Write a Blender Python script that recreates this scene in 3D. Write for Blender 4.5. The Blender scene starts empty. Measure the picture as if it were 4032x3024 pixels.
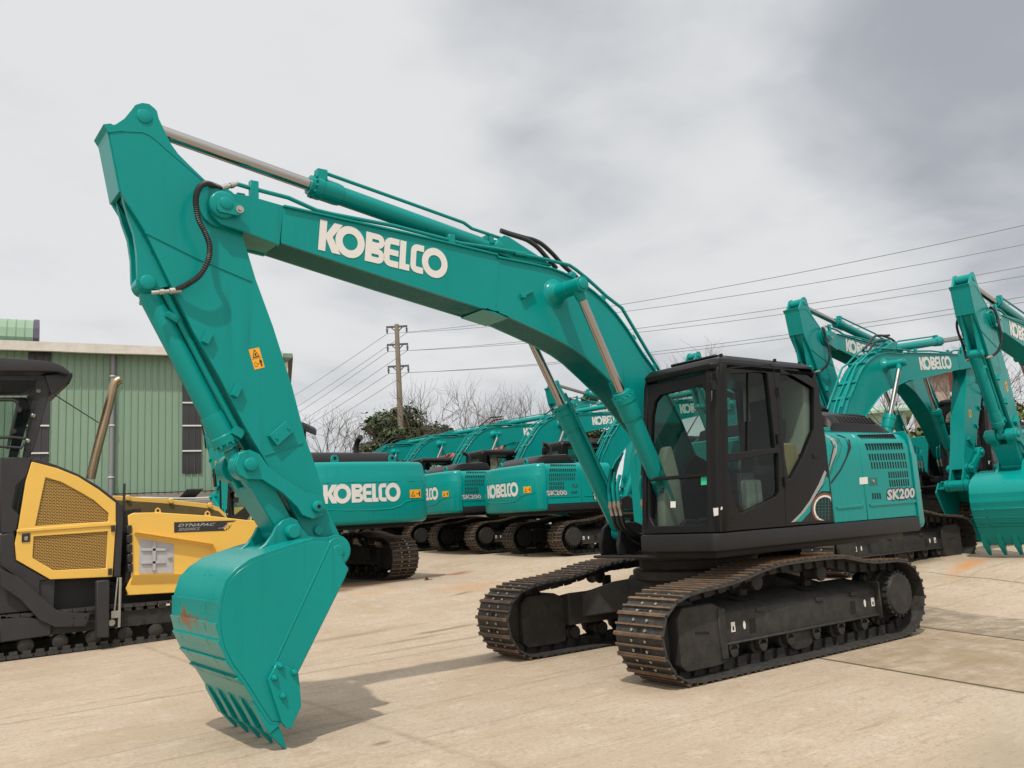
import bpy, bmesh, math, random
from mathutils import Vector, Matrix
from mathutils.geometry import tessellate_polygon
PI = math.pi; RAD = math.radians
SC = bpy.context.scene; COL = SC.collection
random.seed(7)

# ------------------------------------------------------------------ survey of the yard (metres, X = front of the near excavator)
CAM = Vector((7.4602, 6.9503, 1.5561)); YAW, PITCH, ROLL = -2.194192, 0.152571, -0.056016; FPX = 3385.68
PSI = 0.028995                                              # slew of the upper structure against the tracks
FW = Vector((math.cos(PITCH)*math.cos(YAW), math.cos(PITCH)*math.sin(YAW), math.sin(PITCH)))
_r = Vector((math.sin(YAW), -math.cos(YAW), 0)); _u = _r.cross(FW)
RT = math.cos(ROLL)*_r + math.sin(ROLL)*_u; UP = -math.sin(ROLL)*_r + math.cos(ROLL)*_u
def ray(u, v): return FW + RT*((u-2016)/FPX) - UP*((v-1512)/FPX)
def at(u, v, d):                                            # point on a sight line at horizontal distance d
    r = ray(u, v); return CAM + r*(d/math.hypot(r.x, r.y))
def onY(u, v, Y):                                           # survey point on a lengthwise plane of the near machine -> (x, z)
    c, s = math.cos(PSI), math.sin(PSI)
    r = ray(u, v); a = Vector((c*CAM.x+s*CAM.y, -s*CAM.x+c*CAM.y, CAM.z)); b = Vector((c*r.x+s*r.y, -s*r.x+c*r.y, r.z))
    q = a + b*((Y-a.y)/b.y); return (q.x, q.z)
def onYw(u, v, Y):
    r = ray(u, v); q = CAM + r*((Y-CAM.y)/r.y); return (q.x, q.z)
REG = {'a':(300,350,.5426),'b':(1100,600,.452),'c':(1900,850,.42194),'d':(500,1100,.54249),'e':(600,1900,.65123),'f':(2400,1350,.54249),
       'g':(3000,1500,.45198),'j':(780,1700,.30134),'k':(2200,1650,.3618),'p':(0,1800,.5123),'q':(0,1200,.42194)}
def S(reg, pts, Y, fn=None):
    x0, y0, s = REG[reg]; return [(fn or onY)(x0+x*s, y0+y*s, Y) for x, y in pts]
def hgt(x, y):                                              # the yard rises gently away from the near machine
    q = -.66*x - .75*y - 2.2
    h = .0225*(q + math.sqrt(q*q+2.0))
    return h if h < .5 else .5 + .3*(1-math.exp(-(h-.5)/.3))

# ------------------------------------------------------------------ mesh building
class MB:
    def __init__(s): s.v=[]; s.f=[]; s.m=[]
    def add(s, vs, fs, m=0):
        o=len(s.v); s.v += [tuple(p) for p in vs]; s.f += [tuple(i+o for i in f) for f in fs]; s.m += [m]*len(fs); return s
    def box(s, c, d, m=0, M=None, taper=1.0):
        vs=[]
        for z in (-1,1):
            t = taper if z>0 else 1
            for x,y in ((-1,-1),(1,-1),(1,1),(-1,1)): vs.append(Vector((x*d[0]/2*t,y*d[1]/2*t,z*d[2]/2)))
        if M is not None: vs=[M@p for p in vs]
        vs=[p+Vector(c) for p in vs]
        return s.add(vs,[(3,2,1,0),(4,5,6,7),(0,1,5,4),(1,2,6,5),(2,3,7,6),(3,0,4,7)],m)
    def prism(s, poly, a0, a1, axis='y', m=0, fn=None):
        fn = fn or {'y':lambda p,q,a:(p,a,q),'x':lambda p,q,a:(a,p,q),'z':lambda p,q,a:(p,q,a)}[axis]
        n=len(poly); vs=[fn(p[0],p[1],a0) for p in poly]+[fn(p[0],p[1],a1) for p in poly]
        fs=[tuple(range(n))[::-1],tuple(range(n,2*n))]+[(i,(i+1)%n,(i+1)%n+n,i+n) for i in range(n)]
        return s.add(vs,fs,m)
    def holed(s, loops, a0, a1, fn, m=0):                   # flat plate with openings
        tris=tessellate_polygon([[Vector((p[0],p[1],0)) for p in l] for l in loops]); flat=[p for l in loops for p in l]; n=len(flat)
        vs=[fn(p[0],p[1],a0) for p in flat]+[fn(p[0],p[1],a1) for p in flat]
        fs=[tuple(t) for t in tris]+[tuple(i+n for i in t)[::-1] for t in tris]; o=0
        for l in loops:
            k=len(l); fs+=[(o+i,o+(i+1)%k,o+(i+1)%k+n,o+i+n) for i in range(k)]; o+=k
        return s.add(vs,fs,m)
    def rings(s, rs, m=0, caps=True, closed=True):
        n=len(rs[0]); vs=[p for r in rs for p in r]; fs=[]
        for k in range(len(rs)-1):
            for i in range(n if closed else n-1): fs.append((k*n+i,k*n+(i+1)%n,(k+1)*n+(i+1)%n,(k+1)*n+i))
        if caps: fs += [tuple(range(n))[::-1], tuple((len(rs)-1)*n+i for i in range(n))]
        return s.add(vs,fs,m)
    def lathe(s, p0, p1, prof, n=16, m=0):                  # prof: (metres along p0->p1, radius)
        p0=Vector(p0); d=(Vector(p1)-p0).normalized(); a=d.orthogonal().normalized(); b=d.cross(a)
        return s.rings([[p0+d*t+(a*math.cos(2*PI*i/n)+b*math.sin(2*PI*i/n))*r for i in range(n)] for t,r in prof],m)
    def cyl(s, p0, p1, r, r1=None, n=16, m=0):
        return s.lathe(p0,p1,[(0,r),((Vector(p1)-Vector(p0)).length, r if r1 is None else r1)],n,m)
    def tube(s, pts, r, n=8, m=0):
        P=[Vector(p) for p in pts]; rs=[]; a=None
        for i,p in enumerate(P):
            d=(P[min(i+1,len(P)-1)]-P[max(i-1,0)]).normalized()
            if a is None: a=d.orthogonal().normalized()
            a=(a-d*a.dot(d)); a=a.normalized() if a.length>1e-6 else d.orthogonal().normalized(); b=d.cross(a)
            q=r[i] if isinstance(r,(list,tuple)) else r
            rs.append([p+(a*math.cos(2*PI*k/n)+b*math.sin(2*PI*k/n))*q for k in range(n)])
        return s.rings(rs,m)
    def bar(s, p0, p1, w, h, m=0, up=(0,0,1)):
        p0=Vector(p0);p1=Vector(p1);d=(p1-p0).normalized();x=d.cross(Vector(up))
        x=x.normalized() if x.length>1e-5 else d.orthogonal().normalized(); y=x.cross(d)
        return s.rings([[q+x*(w/2)*i+y*(h/2)*j for i,j in ((-1,-1),(1,-1),(1,1),(-1,1))] for q in (p0,p1)],m)
    def build(s, name, mats, parent=None, bevel=0, seg=1, ang=38, smooth=True):
        bm=bmesh.new(); vv=[bm.verts.new(p) for p in s.v]
        for f,m in zip(s.f,s.m):
            try: fc=bm.faces.new([vv[i] for i in f]); fc.material_index=m
            except ValueError: pass
        bmesh.ops.recalc_face_normals(bm,faces=bm.faces)
        if bevel:
            es=[e for e in bm.edges if len(e.link_faces)==2 and e.calc_face_angle(0)>RAD(28)]
            bmesh.ops.bevel(bm,geom=es,offset=bevel,segments=seg,affect='EDGES',profile=.6,clamp_overlap=True)
        me=bpy.data.meshes.new(name); bm.to_mesh(me); bm.free()
        for m in (mats if isinstance(mats,(list,tuple)) else [mats]): me.materials.append(m)
        if smooth:
            me.polygons.foreach_set('use_smooth',[True]*len(me.polygons)); me.set_sharp_from_angle(angle=RAD(ang))
        o=bpy.data.objects.new(name,me); COL.objects.link(o)
        if parent: o.parent=parent
        return o
def tag(o, label=None, cat=None, group=None, kind=None):
    for k,v in (('label',label),('category',cat),('group',group),('kind',kind)):
        if v: o[k]=v
    return o
def empty(name, loc=(0,0,0), rz=0):
    o=bpy.data.objects.new(name,None); COL.objects.link(o); o.location=loc; o.rotation_euler=(0,0,rz); return o
def copy_tree(o, parent=None):
    c=o.copy(); COL.objects.link(c)
    if parent: c.parent=parent
    for ch in list(o.children): copy_tree(ch,c)
    return c
def smooth_path(pts, k=6):                                  # Catmull-Rom
    P=[Vector(p) for p in pts]; out=[]
    for i in range(len(P)-1):
        a,b,c,d=P[max(i-1,0)],P[i],P[i+1],P[min(i+2,len(P)-1)]
        for j in range(k):
            t=j/k; out.append(.5*((2*b)+(c-a)*t+(2*a-5*b+4*c-d)*t*t+(3*b-a-3*c+d)*t**3))
    return out+[P[-1]]
def circ(cx, cy, r, a0=0, a1=360, n=24): return [(cx+r*math.cos(RAD(a0+(a1-a0)*i/n)),cy+r*math.sin(RAD(a0+(a1-a0)*i/n))) for i in range(n+(abs(a1-a0)<359))]

# ------------------------------------------------------------------ materials
def mat(name, col, rough=.5, metal=0, var=.12, scale=3., dust=0, dustcol=(.30,.24,.17), coat=0, bump=0, spec=.5, streak=0):
    m=bpy.data.materials.new(name); m.use_nodes=True; nt=m.node_tree; N=nt.nodes; L=nt.links
    b=N['Principled BSDF']; b.inputs['Roughness'].default_value=rough; b.inputs['Metallic'].default_value=metal
    b.inputs['Coat Weight'].default_value=coat; b.inputs['Coat Roughness'].default_value=.12; b.inputs['Specular IOR Level'].default_value=spec
    tc=N.new('ShaderNodeTexCoord'); n1=N.new('ShaderNodeTexNoise'); n1.inputs['Scale'].default_value=scale; n1.inputs['Detail'].default_value=6
    L.new(tc.outputs['Object'],n1.inputs['Vector'])
    cr=N.new('ShaderNodeMix'); cr.data_type='RGBA'
    cr.inputs[6].default_value=(*[c*(1-var) for c in col],1); cr.inputs[7].default_value=(*[min(1,c*(1+var)+.004*var) for c in col],1)
    L.new(n1.outputs['Fac'],cr.inputs[0]); out=cr.outputs[2]
    if dust:
        n2=N.new('ShaderNodeTexNoise'); n2.inputs['Scale'].default_value=scale*2.3; n2.inputs['Detail'].default_value=8; n2.inputs['Roughness'].default_value=.7
        L.new(tc.outputs['Object'],n2.inputs['Vector'])
        rp=N.new('ShaderNodeMapRange'); rp.inputs[1].default_value=.42; rp.inputs[2].default_value=.75; rp.inputs[3].default_value=0; rp.inputs[4].default_value=dust
        L.new(n2.outputs['Fac'],rp.inputs[0])
        d=N.new('ShaderNodeMix'); d.data_type='RGBA'; d.inputs[7].default_value=(*dustcol,1)
        L.new(rp.outputs[0],d.inputs[0]); L.new(out,d.inputs[6]); out=d.outputs[2]
    if streak:                                              # rain and grease runs
        mp=N.new('ShaderNodeMapping'); mp.inputs['Scale'].default_value=(9,9,.45); L.new(tc.outputs['Object'],mp.inputs[0])
        n4=N.new('ShaderNodeTexNoise'); n4.inputs['Scale'].default_value=1.6; n4.inputs['Detail'].default_value=5; L.new(mp.outputs[0],n4.inputs['Vector'])
        n5=N.new('ShaderNodeTexNoise'); n5.inputs['Scale'].default_value=.9; n5.inputs['Detail'].default_value=3; L.new(tc.outputs['Object'],n5.inputs['Vector'])
        s1=N.new('ShaderNodeMapRange'); s1.inputs[1].default_value=.55; s1.inputs[2].default_value=.72; L.new(n4.outputs['Fac'],s1.inputs[0])
        s2=N.new('ShaderNodeMapRange'); s2.inputs[1].default_value=.48; s2.inputs[2].default_value=.66; s2.inputs[4].default_value=streak; L.new(n5.outputs['Fac'],s2.inputs[0])
        mu=N.new('ShaderNodeMath'); mu.operation='MULTIPLY'; L.new(s1.outputs[0],mu.inputs[0]); L.new(s2.outputs[0],mu.inputs[1])
        d=N.new('ShaderNodeMix'); d.data_type='RGBA'; d.inputs[7].default_value=(*[c*.55+.004 for c in col],1); L.new(mu.outputs[0],d.inputs[0]); L.new(out,d.inputs[6]); out=d.outputs[2]
    L.new(out,b.inputs['Base Color'])
    r=N.new('ShaderNodeMapRange'); r.inputs[3].default_value=max(.02,rough-.08); r.inputs[4].default_value=min(1,rough+.12)
    L.new(n1.outputs['Fac'],r.inputs[0]); L.new(r.outputs[0],b.inputs['Roughness'])
    if bump:
        n3=N.new('ShaderNodeTexNoise'); n3.inputs['Scale'].default_value=scale*14; n3.inputs['Detail'].default_value=4; L.new(tc.outputs['Object'],n3.inputs['Vector'])
        bp=N.new('ShaderNodeBump'); bp.inputs['Strength'].default_value=bump; bp.inputs['Distance'].default_value=.02
        L.new(n3.outputs['Fac'],bp.inputs['Height']); L.new(bp.outputs[0],b.inputs['Normal'])
    return m
def glass(name, tint, gloss=.10):
    m=bpy.data.materials.new(name); m.use_nodes=True; nt=m.node_tree; N=nt.nodes; L=nt.links; N.remove(N['Principled BSDF'])
    t=N.new('ShaderNodeBsdfTransparent'); t.inputs[0].default_value=(*tint,1); g=N.new('ShaderNodeBsdfGlossy'); g.inputs['Roughness'].default_value=.03
    fr=N.new('ShaderNodeLayerWeight'); fr.inputs[0].default_value=.5; pw=N.new('ShaderNodeMath'); pw.operation='POWER'; pw.inputs[1].default_value=4.0; L.new(fr.outputs['Facing'],pw.inputs[0])
    mr=N.new('ShaderNodeMath'); mr.operation='MULTIPLY_ADD'; mr.inputs[1].default_value=.55; mr.inputs[2].default_value=gloss*.12
    mx=N.new('ShaderNodeMixShader'); L.new(pw.outputs[0],mr.inputs[0]); L.new(mr.outputs[0],mx.inputs[0]); L.new(t.outputs[0],mx.inputs[1]); L.new(g.outputs[0],mx.inputs[2])
    L.new(mx.outputs[0],N['Material Output'].inputs[0]); return m
M={}
M['teal']=mat('teal_paint',(.0012,.232,.215),.24,var=.10,scale=1.1,coat=0,dust=.14,dustcol=(.008,.255,.235),spec=.22,streak=.55)
M['teal_dark']=mat('teal_dark_decal',(.004,.115,.10),.4)
M['black']=mat('satin_black_paint',(.0075,.0072,.0075),.32,var=.2,scale=2,dust=.08,dustcol=(.018,.017,.016),spec=.2)
M['deck']=mat('charcoal_paint',(.016,.016,.0175),.5,var=.2,scale=2,dust=.2,dustcol=(.04,.035,.03),spec=.25)
M['under']=mat('dusty_undercarriage_black',(.024,.0235,.0225),.6,var=.25,scale=3,dust=.45,dustcol=(.075,.064,.052),bump=.15,spec=.25)
M['shoe']=mat('track_shoe_steel',(.030,.030,.030),.5,var=.3,scale=7,dust=.5,dustcol=(.105,.09,.07),bump=.2,spec=.3)
M['rib']=mat('rusty_grouser_steel',(.165,.098,.055),.6,var=.5,scale=4,dust=.9,dustcol=(.045,.04,.036),bump=.2,spec=.3)
M['chrome']=mat('chrome_rod',(.40,.385,.375),.14,metal=1,var=.05)
M['steel']=mat('bare_steel_fitting',(.42,.40,.36),.35,metal=.8,var=.2,scale=20)
M['rubber']=mat('black_rubber_hose',(.014,.014,.016),.45)
M['hole']=mat('dark_opening',(.004,.004,.004),.9)
M['white']=mat('white_decal',(.64,.625,.60),.5,var=.04)
M['grey']=mat('grey_decal',(.29,.285,.28),.45,var=.05)
M['badge']=mat('silver_badge',(.40,.43,.44),.4,var=.04)
M['orange']=mat('yellow_warning_decal',(.78,.36,.015),.5,var=.05)
M['ink']=mat('black_print',(.015,.015,.015),.6)
M['red']=mat('red_plastic',(.45,.02,.015),.4)
M['beige']=mat('pale_grey_cab_plastic',(.24,.25,.21),.55)
M['seat']=mat('dark_seat_fabric',(.012,.012,.013),.8)
M['tan']=mat('tan_cab_trim',(.26,.20,.09),.6)
M['film']=glass('clear_plastic_film',(.90,.92,.92),.5)
M['glass']=glass('tinted_cab_glass',(.60,.70,.66),.22)
M['paverglass']=glass('paver_cab_glass',(.70,.74,.72),.15)
M['mirror']=mat('mirror_glass',(.8,.8,.8),.03,metal=1,var=0)
M['green_tag']=mat('green_sticker',(.02,.45,.22),.5)
M['yellow']=mat('paver_yellow_paint',(.74,.455,.085),.36,var=.06,scale=1.5,coat=.10,dust=.12,dustcol=(.45,.30,.10))
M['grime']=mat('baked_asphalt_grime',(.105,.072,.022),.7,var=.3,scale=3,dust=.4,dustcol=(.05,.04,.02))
M['pgrey']=mat('paver_dark_grey_paint',(.030,.030,.033),.5,var=.15,scale=2,dust=.15,dustcol=(.07,.062,.052),spec=.3)
M['pipe']=mat('bronzed_exhaust_steel',(.33,.24,.15),.25,metal=.9,var=.25,scale=2)
M['patch']=mat('bare_grey_panel',(.40,.40,.42),.6,var=.18,scale=6,dust=.25,dustcol=(.22,.13,.06))
M['concrete_wall']=mat('stained_concrete',(.26,.235,.20),.85,var=.3,scale=1.2,dust=.5,dustcol=(.12,.10,.08))
M['cream']=mat('cream_render',(.62,.56,.42),.8,var=.06,scale=.5)
M['gutter']=mat('weathered_white_sheet',(.66,.63,.58),.6,var=.15,scale=2,dust=.3,dustcol=(.35,.28,.20))
M['pvc']=mat('grey_plastic_pipe',(.20,.20,.22),.5)
M['purple']=mat('dark_violet_trim',(.05,.04,.075),.5)
M['darkwin']=mat('dark_translucent_sheet',(.030,.029,.031),.35,var=.3,scale=1.5)
M['muntin']=mat('pale_bar',(.60,.60,.58),.5)
M['wood']=mat('concrete_pole',(.21,.17,.13),.85,var=.15,scale=2)
M['ironarm']=mat('grey_iron',(.07,.07,.075),.6)
M['wire']=mat('overhead_wire',(.20,.20,.22),.6)
M['bark']=mat('bark',(.115,.085,.060),.9,var=.35,scale=3)
M['twig']=mat('bare_twig',(.085,.060,.046),.9,var=.3,scale=2)
M['redroof']=mat('red_roof_sheet',(.30,.055,.045),.6,var=.2,scale=1)
M['pinkwall']=mat('faded_pink_render',(.34,.265,.225),.85,var=.2,scale=.8)
M['palegreen']=mat('pale_green_sheet',(.30,.42,.33),.6,var=.1,scale=.8)
M['debris']=mat('old_brown_scrap',(.16,.07,.04),.9,var=.3,scale=12)

def leafmat(name, c0, c1):
    m=bpy.data.materials.new(name); m.use_nodes=True; nt=m.node_tree; N=nt.nodes; L=nt.links; b=N['Principled BSDF']
    g=N.new('ShaderNodeNewGeometry'); cr=N.new('ShaderNodeMix'); cr.data_type='RGBA'; cr.inputs[6].default_value=(*c0,1); cr.inputs[7].default_value=(*c1,1)
    L.new(g.outputs['Random Per Island'],cr.inputs[0]); L.new(cr.outputs[2],b.inputs['Base Color']); b.inputs['Roughness'].default_value=.55; return m
M['leaf']=leafmat('broad_leaf',(.012,.030,.010),(.055,.090,.022))
M['leaf2']=leafmat('olive_leaf',(.035,.055,.015),(.13,.15,.035))
def corrugated(name, col):
    return mat(name,col,.5,var=.08,scale=.6,dust=.18,dustcol=tuple(c*.72 for c in col))
M['cladding']=corrugated('green_corrugated_sheet',(.195,.295,.212))
def grille_mat():
    m=bpy.data.materials.new('perforated_yellow_grille'); m.use_nodes=True; nt=m.node_tree; N=nt.nodes; L=nt.links; b=N['Principled BSDF']; b.inputs['Roughness'].default_value=.5
    tc=N.new('ShaderNodeTexCoord'); sp=N.new('ShaderNodeSeparateXYZ'); cb=N.new('ShaderNodeCombineXYZ'); L.new(tc.outputs['Object'],sp.inputs[0]); L.new(sp.outputs[0],cb.inputs[0]); L.new(sp.outputs[2],cb.inputs[1])
    br=N.new('ShaderNodeTexBrick'); L.new(cb.outputs[0],br.inputs['Vector']); br.inputs['Scale'].default_value=1; br.inputs['Brick Width'].default_value=.044; br.inputs['Row Height'].default_value=.0215
    br.inputs['Mortar Size'].default_value=.0040; br.inputs['Mortar Smooth'].default_value=.1
    br.inputs['Color1'].default_value=(.012,.008,.003,1); br.inputs['Color2'].default_value=(.03,.018,.006,1); br.inputs['Mortar'].default_value=(.50,.29,.06,1)  # mesh yellow kept darker than the door paint: shade put into its colour
    L.new(br.outputs['Color'],b.inputs['Base Color']); return m
M['grille']=grille_mat()
def rusty_teal():
    m=mat('teal_paint_with_rust',(.0012,.232,.215),.26,var=.10,scale=1.1,dust=.14,dustcol=(.03,.23,.19),spec=.22,streak=.55); nt=m.node_tree; N=nt.nodes; L=nt.links; b=N['Principled BSDF']
    src=b.inputs['Base Color'].links[0].from_socket
    tc=N.new('ShaderNodeTexCoord'); sp=N.new('ShaderNodeSeparateXYZ'); L.new(tc.outputs['Object'],sp.inputs[0])
    mp=N.new('ShaderNodeMapping'); mp.inputs['Scale'].default_value=(3,6.5,2.6); L.new(tc.outputs['Object'],mp.inputs[0])
    n=N.new('ShaderNodeTexNoise'); n.inputs['Scale'].default_value=1.0; n.inputs['Detail'].default_value=7; L.new(mp.outputs[0],n.inputs['Vector'])
    def bell(sock,c,w):
        a=N.new('ShaderNodeMath'); a.operation='SUBTRACT'; L.new(sock,a.inputs[0]); a.inputs[1].default_value=c
        q=N.new('ShaderNodeMath'); q.operation='ABSOLUTE'; L.new(a.outputs[0],q.inputs[0])
        r=N.new('ShaderNodeMapRange'); r.inputs[1].default_value=0; r.inputs[2].default_value=w; r.inputs[3].default_value=1; r.inputs[4].default_value=0; L.new(q.outputs[0],r.inputs[0]); return r.outputs[0]
    z=bell(sp.outputs[2],.93,.17); y=bell(sp.outputs[1],-.15,.95)
    xg=N.new('ShaderNodeMath'); xg.operation='GREATER_THAN'; L.new(sp.outputs[0],xg.inputs[0]); xg.inputs[1].default_value=5.60
    k=N.new('ShaderNodeMath'); k.operation='MULTIPLY'; L.new(z,k.inputs[0]); L.new(y,k.inputs[1])
    s=N.new('ShaderNodeMath'); s.operation='MULTIPLY_ADD'; L.new(k.outputs[0],s.inputs[0]); s.inputs[1].default_value=.42; L.new(n.outputs['Fac'],s.inputs[2])
    r=N.new('ShaderNodeMapRange'); r.inputs[1].default_value=.76; r.inputs[2].default_value=.90; r.inputs[3].default_value=0; r.inputs[4].default_value=.9; L.new(s.outputs[0],r.inputs[0]); xm=N.new('ShaderNodeMath'); xm.operation='MULTIPLY'; L.new(r.outputs[0],xm.inputs[0]); L.new(xg.outputs[0],xm.inputs[1])
    mx=N.new('ShaderNodeMix'); mx.data_type='RGBA'; L.new(xm.outputs[0],mx.inputs[0]); L.new(src,mx.inputs[6]); mx.inputs[7].default_value=(.20,.068,.022,1); L.new(mx.outputs[2],b.inputs['Base Color']); return m
M['rustteal']=rusty_teal()

# ------------------------------------------------------------------ lettering
def ribbon(pts, w):
    P=[Vector(p) for p in pts]; L_=[];R_=[]
    for i,p in enumerate(P):
        d0=(P[i]-P[i-1]).normalized() if i else (P[1]-P[0]).normalized(); d1=(P[i+1]-P[i]).normalized() if i<len(P)-1 else d0
        n=Vector((-(d0.y+d1.y),d0.x+d1.x)).normalized(); k=w/2/max(.5,n.dot(Vector((-d0.y,d0.x)))); L_.append(p+n*k); R_.append(p-n*k)
    return [[tuple(L_[i]),tuple(L_[i+1]),tuple(R_[i+1]),tuple(R_[i])] for i in range(len(P)-1)]
def rect(x0,y0,x1,y1): return [(x0,y0),(x1,y0),(x1,y1),(x0,y1)]
def wordmark():
    q=[]
    def O(c): 
        for i in range(28):
            a=2*PI*i/28;b=2*PI*(i+1)/28; q.append([(c+.53*math.cos(a),.5+.53*math.sin(a)),(c+.53*math.cos(b),.5+.53*math.sin(b)),(c+.275*math.cos(b),.5+.275*math.sin(b)),(c+.275*math.cos(a),.5+.275*math.sin(a))])
    q += [rect(0,0,.25,1),[(.25,.42),(.48,0),(.79,0),(.47,.52)],[(.25,.42),(.47,.52),(.80,1),(.5,1)],[(.25,.42),(.5,1),(.25,.62)]][:2]
    q += [[(.25,.42),(.47,.52),(.80,1),(.50,1),(.25,.60)]]
    O(1.10)
    x=1.66; q.append(rect(x,0,x+.24,1))
    q+=ribbon([(x+.24,.9),(x+.45,.9)]+[(x+.45+.15*math.sin(RAD(t)),.75+.15*math.cos(RAD(t))) for t in range(20,181,20)]+[(x+.24,.6)],.2)
    q+=ribbon([(x+.24,.4),(x+.47,.4)]+[(x+.47+.15*math.sin(RAD(t)),.25+.15*math.cos(RAD(t))) for t in range(20,181,20)]+[(x+.24,.1)],.2)
    def Cc(x,w): return ribbon([(x+w,.89),(x+.26,.89)]+[(x+.26-.15*math.sin(RAD(t)),.74+.15*math.cos(RAD(t))) for t in (30,60,90)]+[(x+.11,.26)]+[(x+.26-.15*math.cos(RAD(t)),.26-.15*math.sin(RAD(t))) for t in (30,60,90)]+[(x+w,.11)],.22)
    x=2.36; q+=Cc(x,.57); q.append(rect(x+.22,.40,x+.55,.60))
    x=2.96; q+=[rect(x,0,x+.24,1),rect(x+.24,0,x+.40,.22)]
    x=3.39; q+=Cc(x,.52); O(4.37)
    return q,4.9
def put_polys(name, polys, fn, material, parent):
    b=MB()
    for k,p in enumerate(polys):
        b.add([fn(x,y) for x,y in p],[tuple(range(len(p)))])
    return b.build(name,material,parent,smooth=False)
def font_polys(text, size=1., shear=0, bold=0, spacing=1.):
    c=bpy.data.curves.new('lettering','FONT'); c.body=text; c.size=size; c.shear=shear; c.offset=bold; c.space_character=spacing; c.fill_mode='FRONT'; c.resolution_u=2
    o=bpy.data.objects.new('lettering',c); COL.objects.link(o); dg=bpy.context.evaluated_depsgraph_get(); me=o.evaluated_get(dg).to_mesh()
    vs=[tuple(v.co) for v in me.vertices]; fs=[tuple(p.vertices) for p in me.polygons]; o.to_mesh_clear(); COL.objects.unlink(o); bpy.data.objects.remove(o)
    xs=[v[0] for v in vs]; ys=[v[1] for v in vs]; x0,x1,y0,y1=min(xs),max(xs),min(ys),max(ys)
    return [((v[0]-x0)/(x1-x0),(v[1]-y0)/(y1-y0)) for v in vs],fs
def put_font(name, text, fn, material, parent, **k):        # fn maps the unit square of the text to space
    vs,fs=font_polys(text,**k); return MB().add([fn(x,y) for x,y in vs],fs).build(name,material,parent,smooth=False)

# ------------------------------------------------------------------ excavator (built once; the others are copies)
def hyd(parent, name, base, end, lb, rb, rr, flange=True, ye=.045):
    base=Vector(base); end=Vector(end); L_=(end-base).length; d=(end-base).normalized()
    b=MB(); side=d.cross(Vector((0,1,0)))
    prof=[(.02,rb*.55),(.06,rb*.9),(.10,rb),(lb-.30,rb),(lb-.30,rb*1.10),(lb-.26,rb*1.17),(lb-.12,rb*1.17),(lb-.11,rb*1.25),(lb-.05,rb*1.25),(lb-.045,rb*1.05),(lb,rb*1.02),(lb,rr*1.05)] if flange else [(.02,rb*.55),(.06,rb*.9),(.10,rb),(lb-.24,rb),(lb-.235,rb*1.12),(lb-.02,rb*1.12),(lb,rb*.9)]
    b.lathe(base,end,prof,20)
    b.cyl(base+Vector((0,-ye-.03,0)),base+Vector((0,ye+.03,0)),rb*.95,n=20)
    if flange:
        a=d.orthogonal().normalized(); c=d.cross(a)
        for i in range(12):
            q=base+d*(lb-.05)+(a*math.cos(i*PI/6)+c*math.sin(i*PI/6))*rb*1.15; b.cyl(q,q+d*.022,.013,n=6)
    o=b.build(name,M['teal'],parent,ang=30)
    r=MB().cyl(base+d*(lb-.02),base+d*(L_-.09),rr,n=20).build('piston_rod',M['chrome'],o)
    e=MB(); e.cyl(end+Vector((0,-ye-.02,0)),end+Vector((0,ye+.02,0)),rr*1.6,n=20); e.lathe(end-d*.16,end,[(0,rr*1.02),(.03,rr*1.25),(.12,rr*1.4)],16); e.build('rod_eye',M['teal'],o)
    return o
def pinhead(b, x, z, y0, y1, r, m=0): b.lathe((x,y0,z),(x,y1,z),[(0,r),(abs(y1-y0)-.012,r),(abs(y1-y0),r*.88)],20,m)
def plateY(b, poly, y, t, m=0): b.prism(poly,y-t/2,y+t/2,'y',m)

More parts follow.
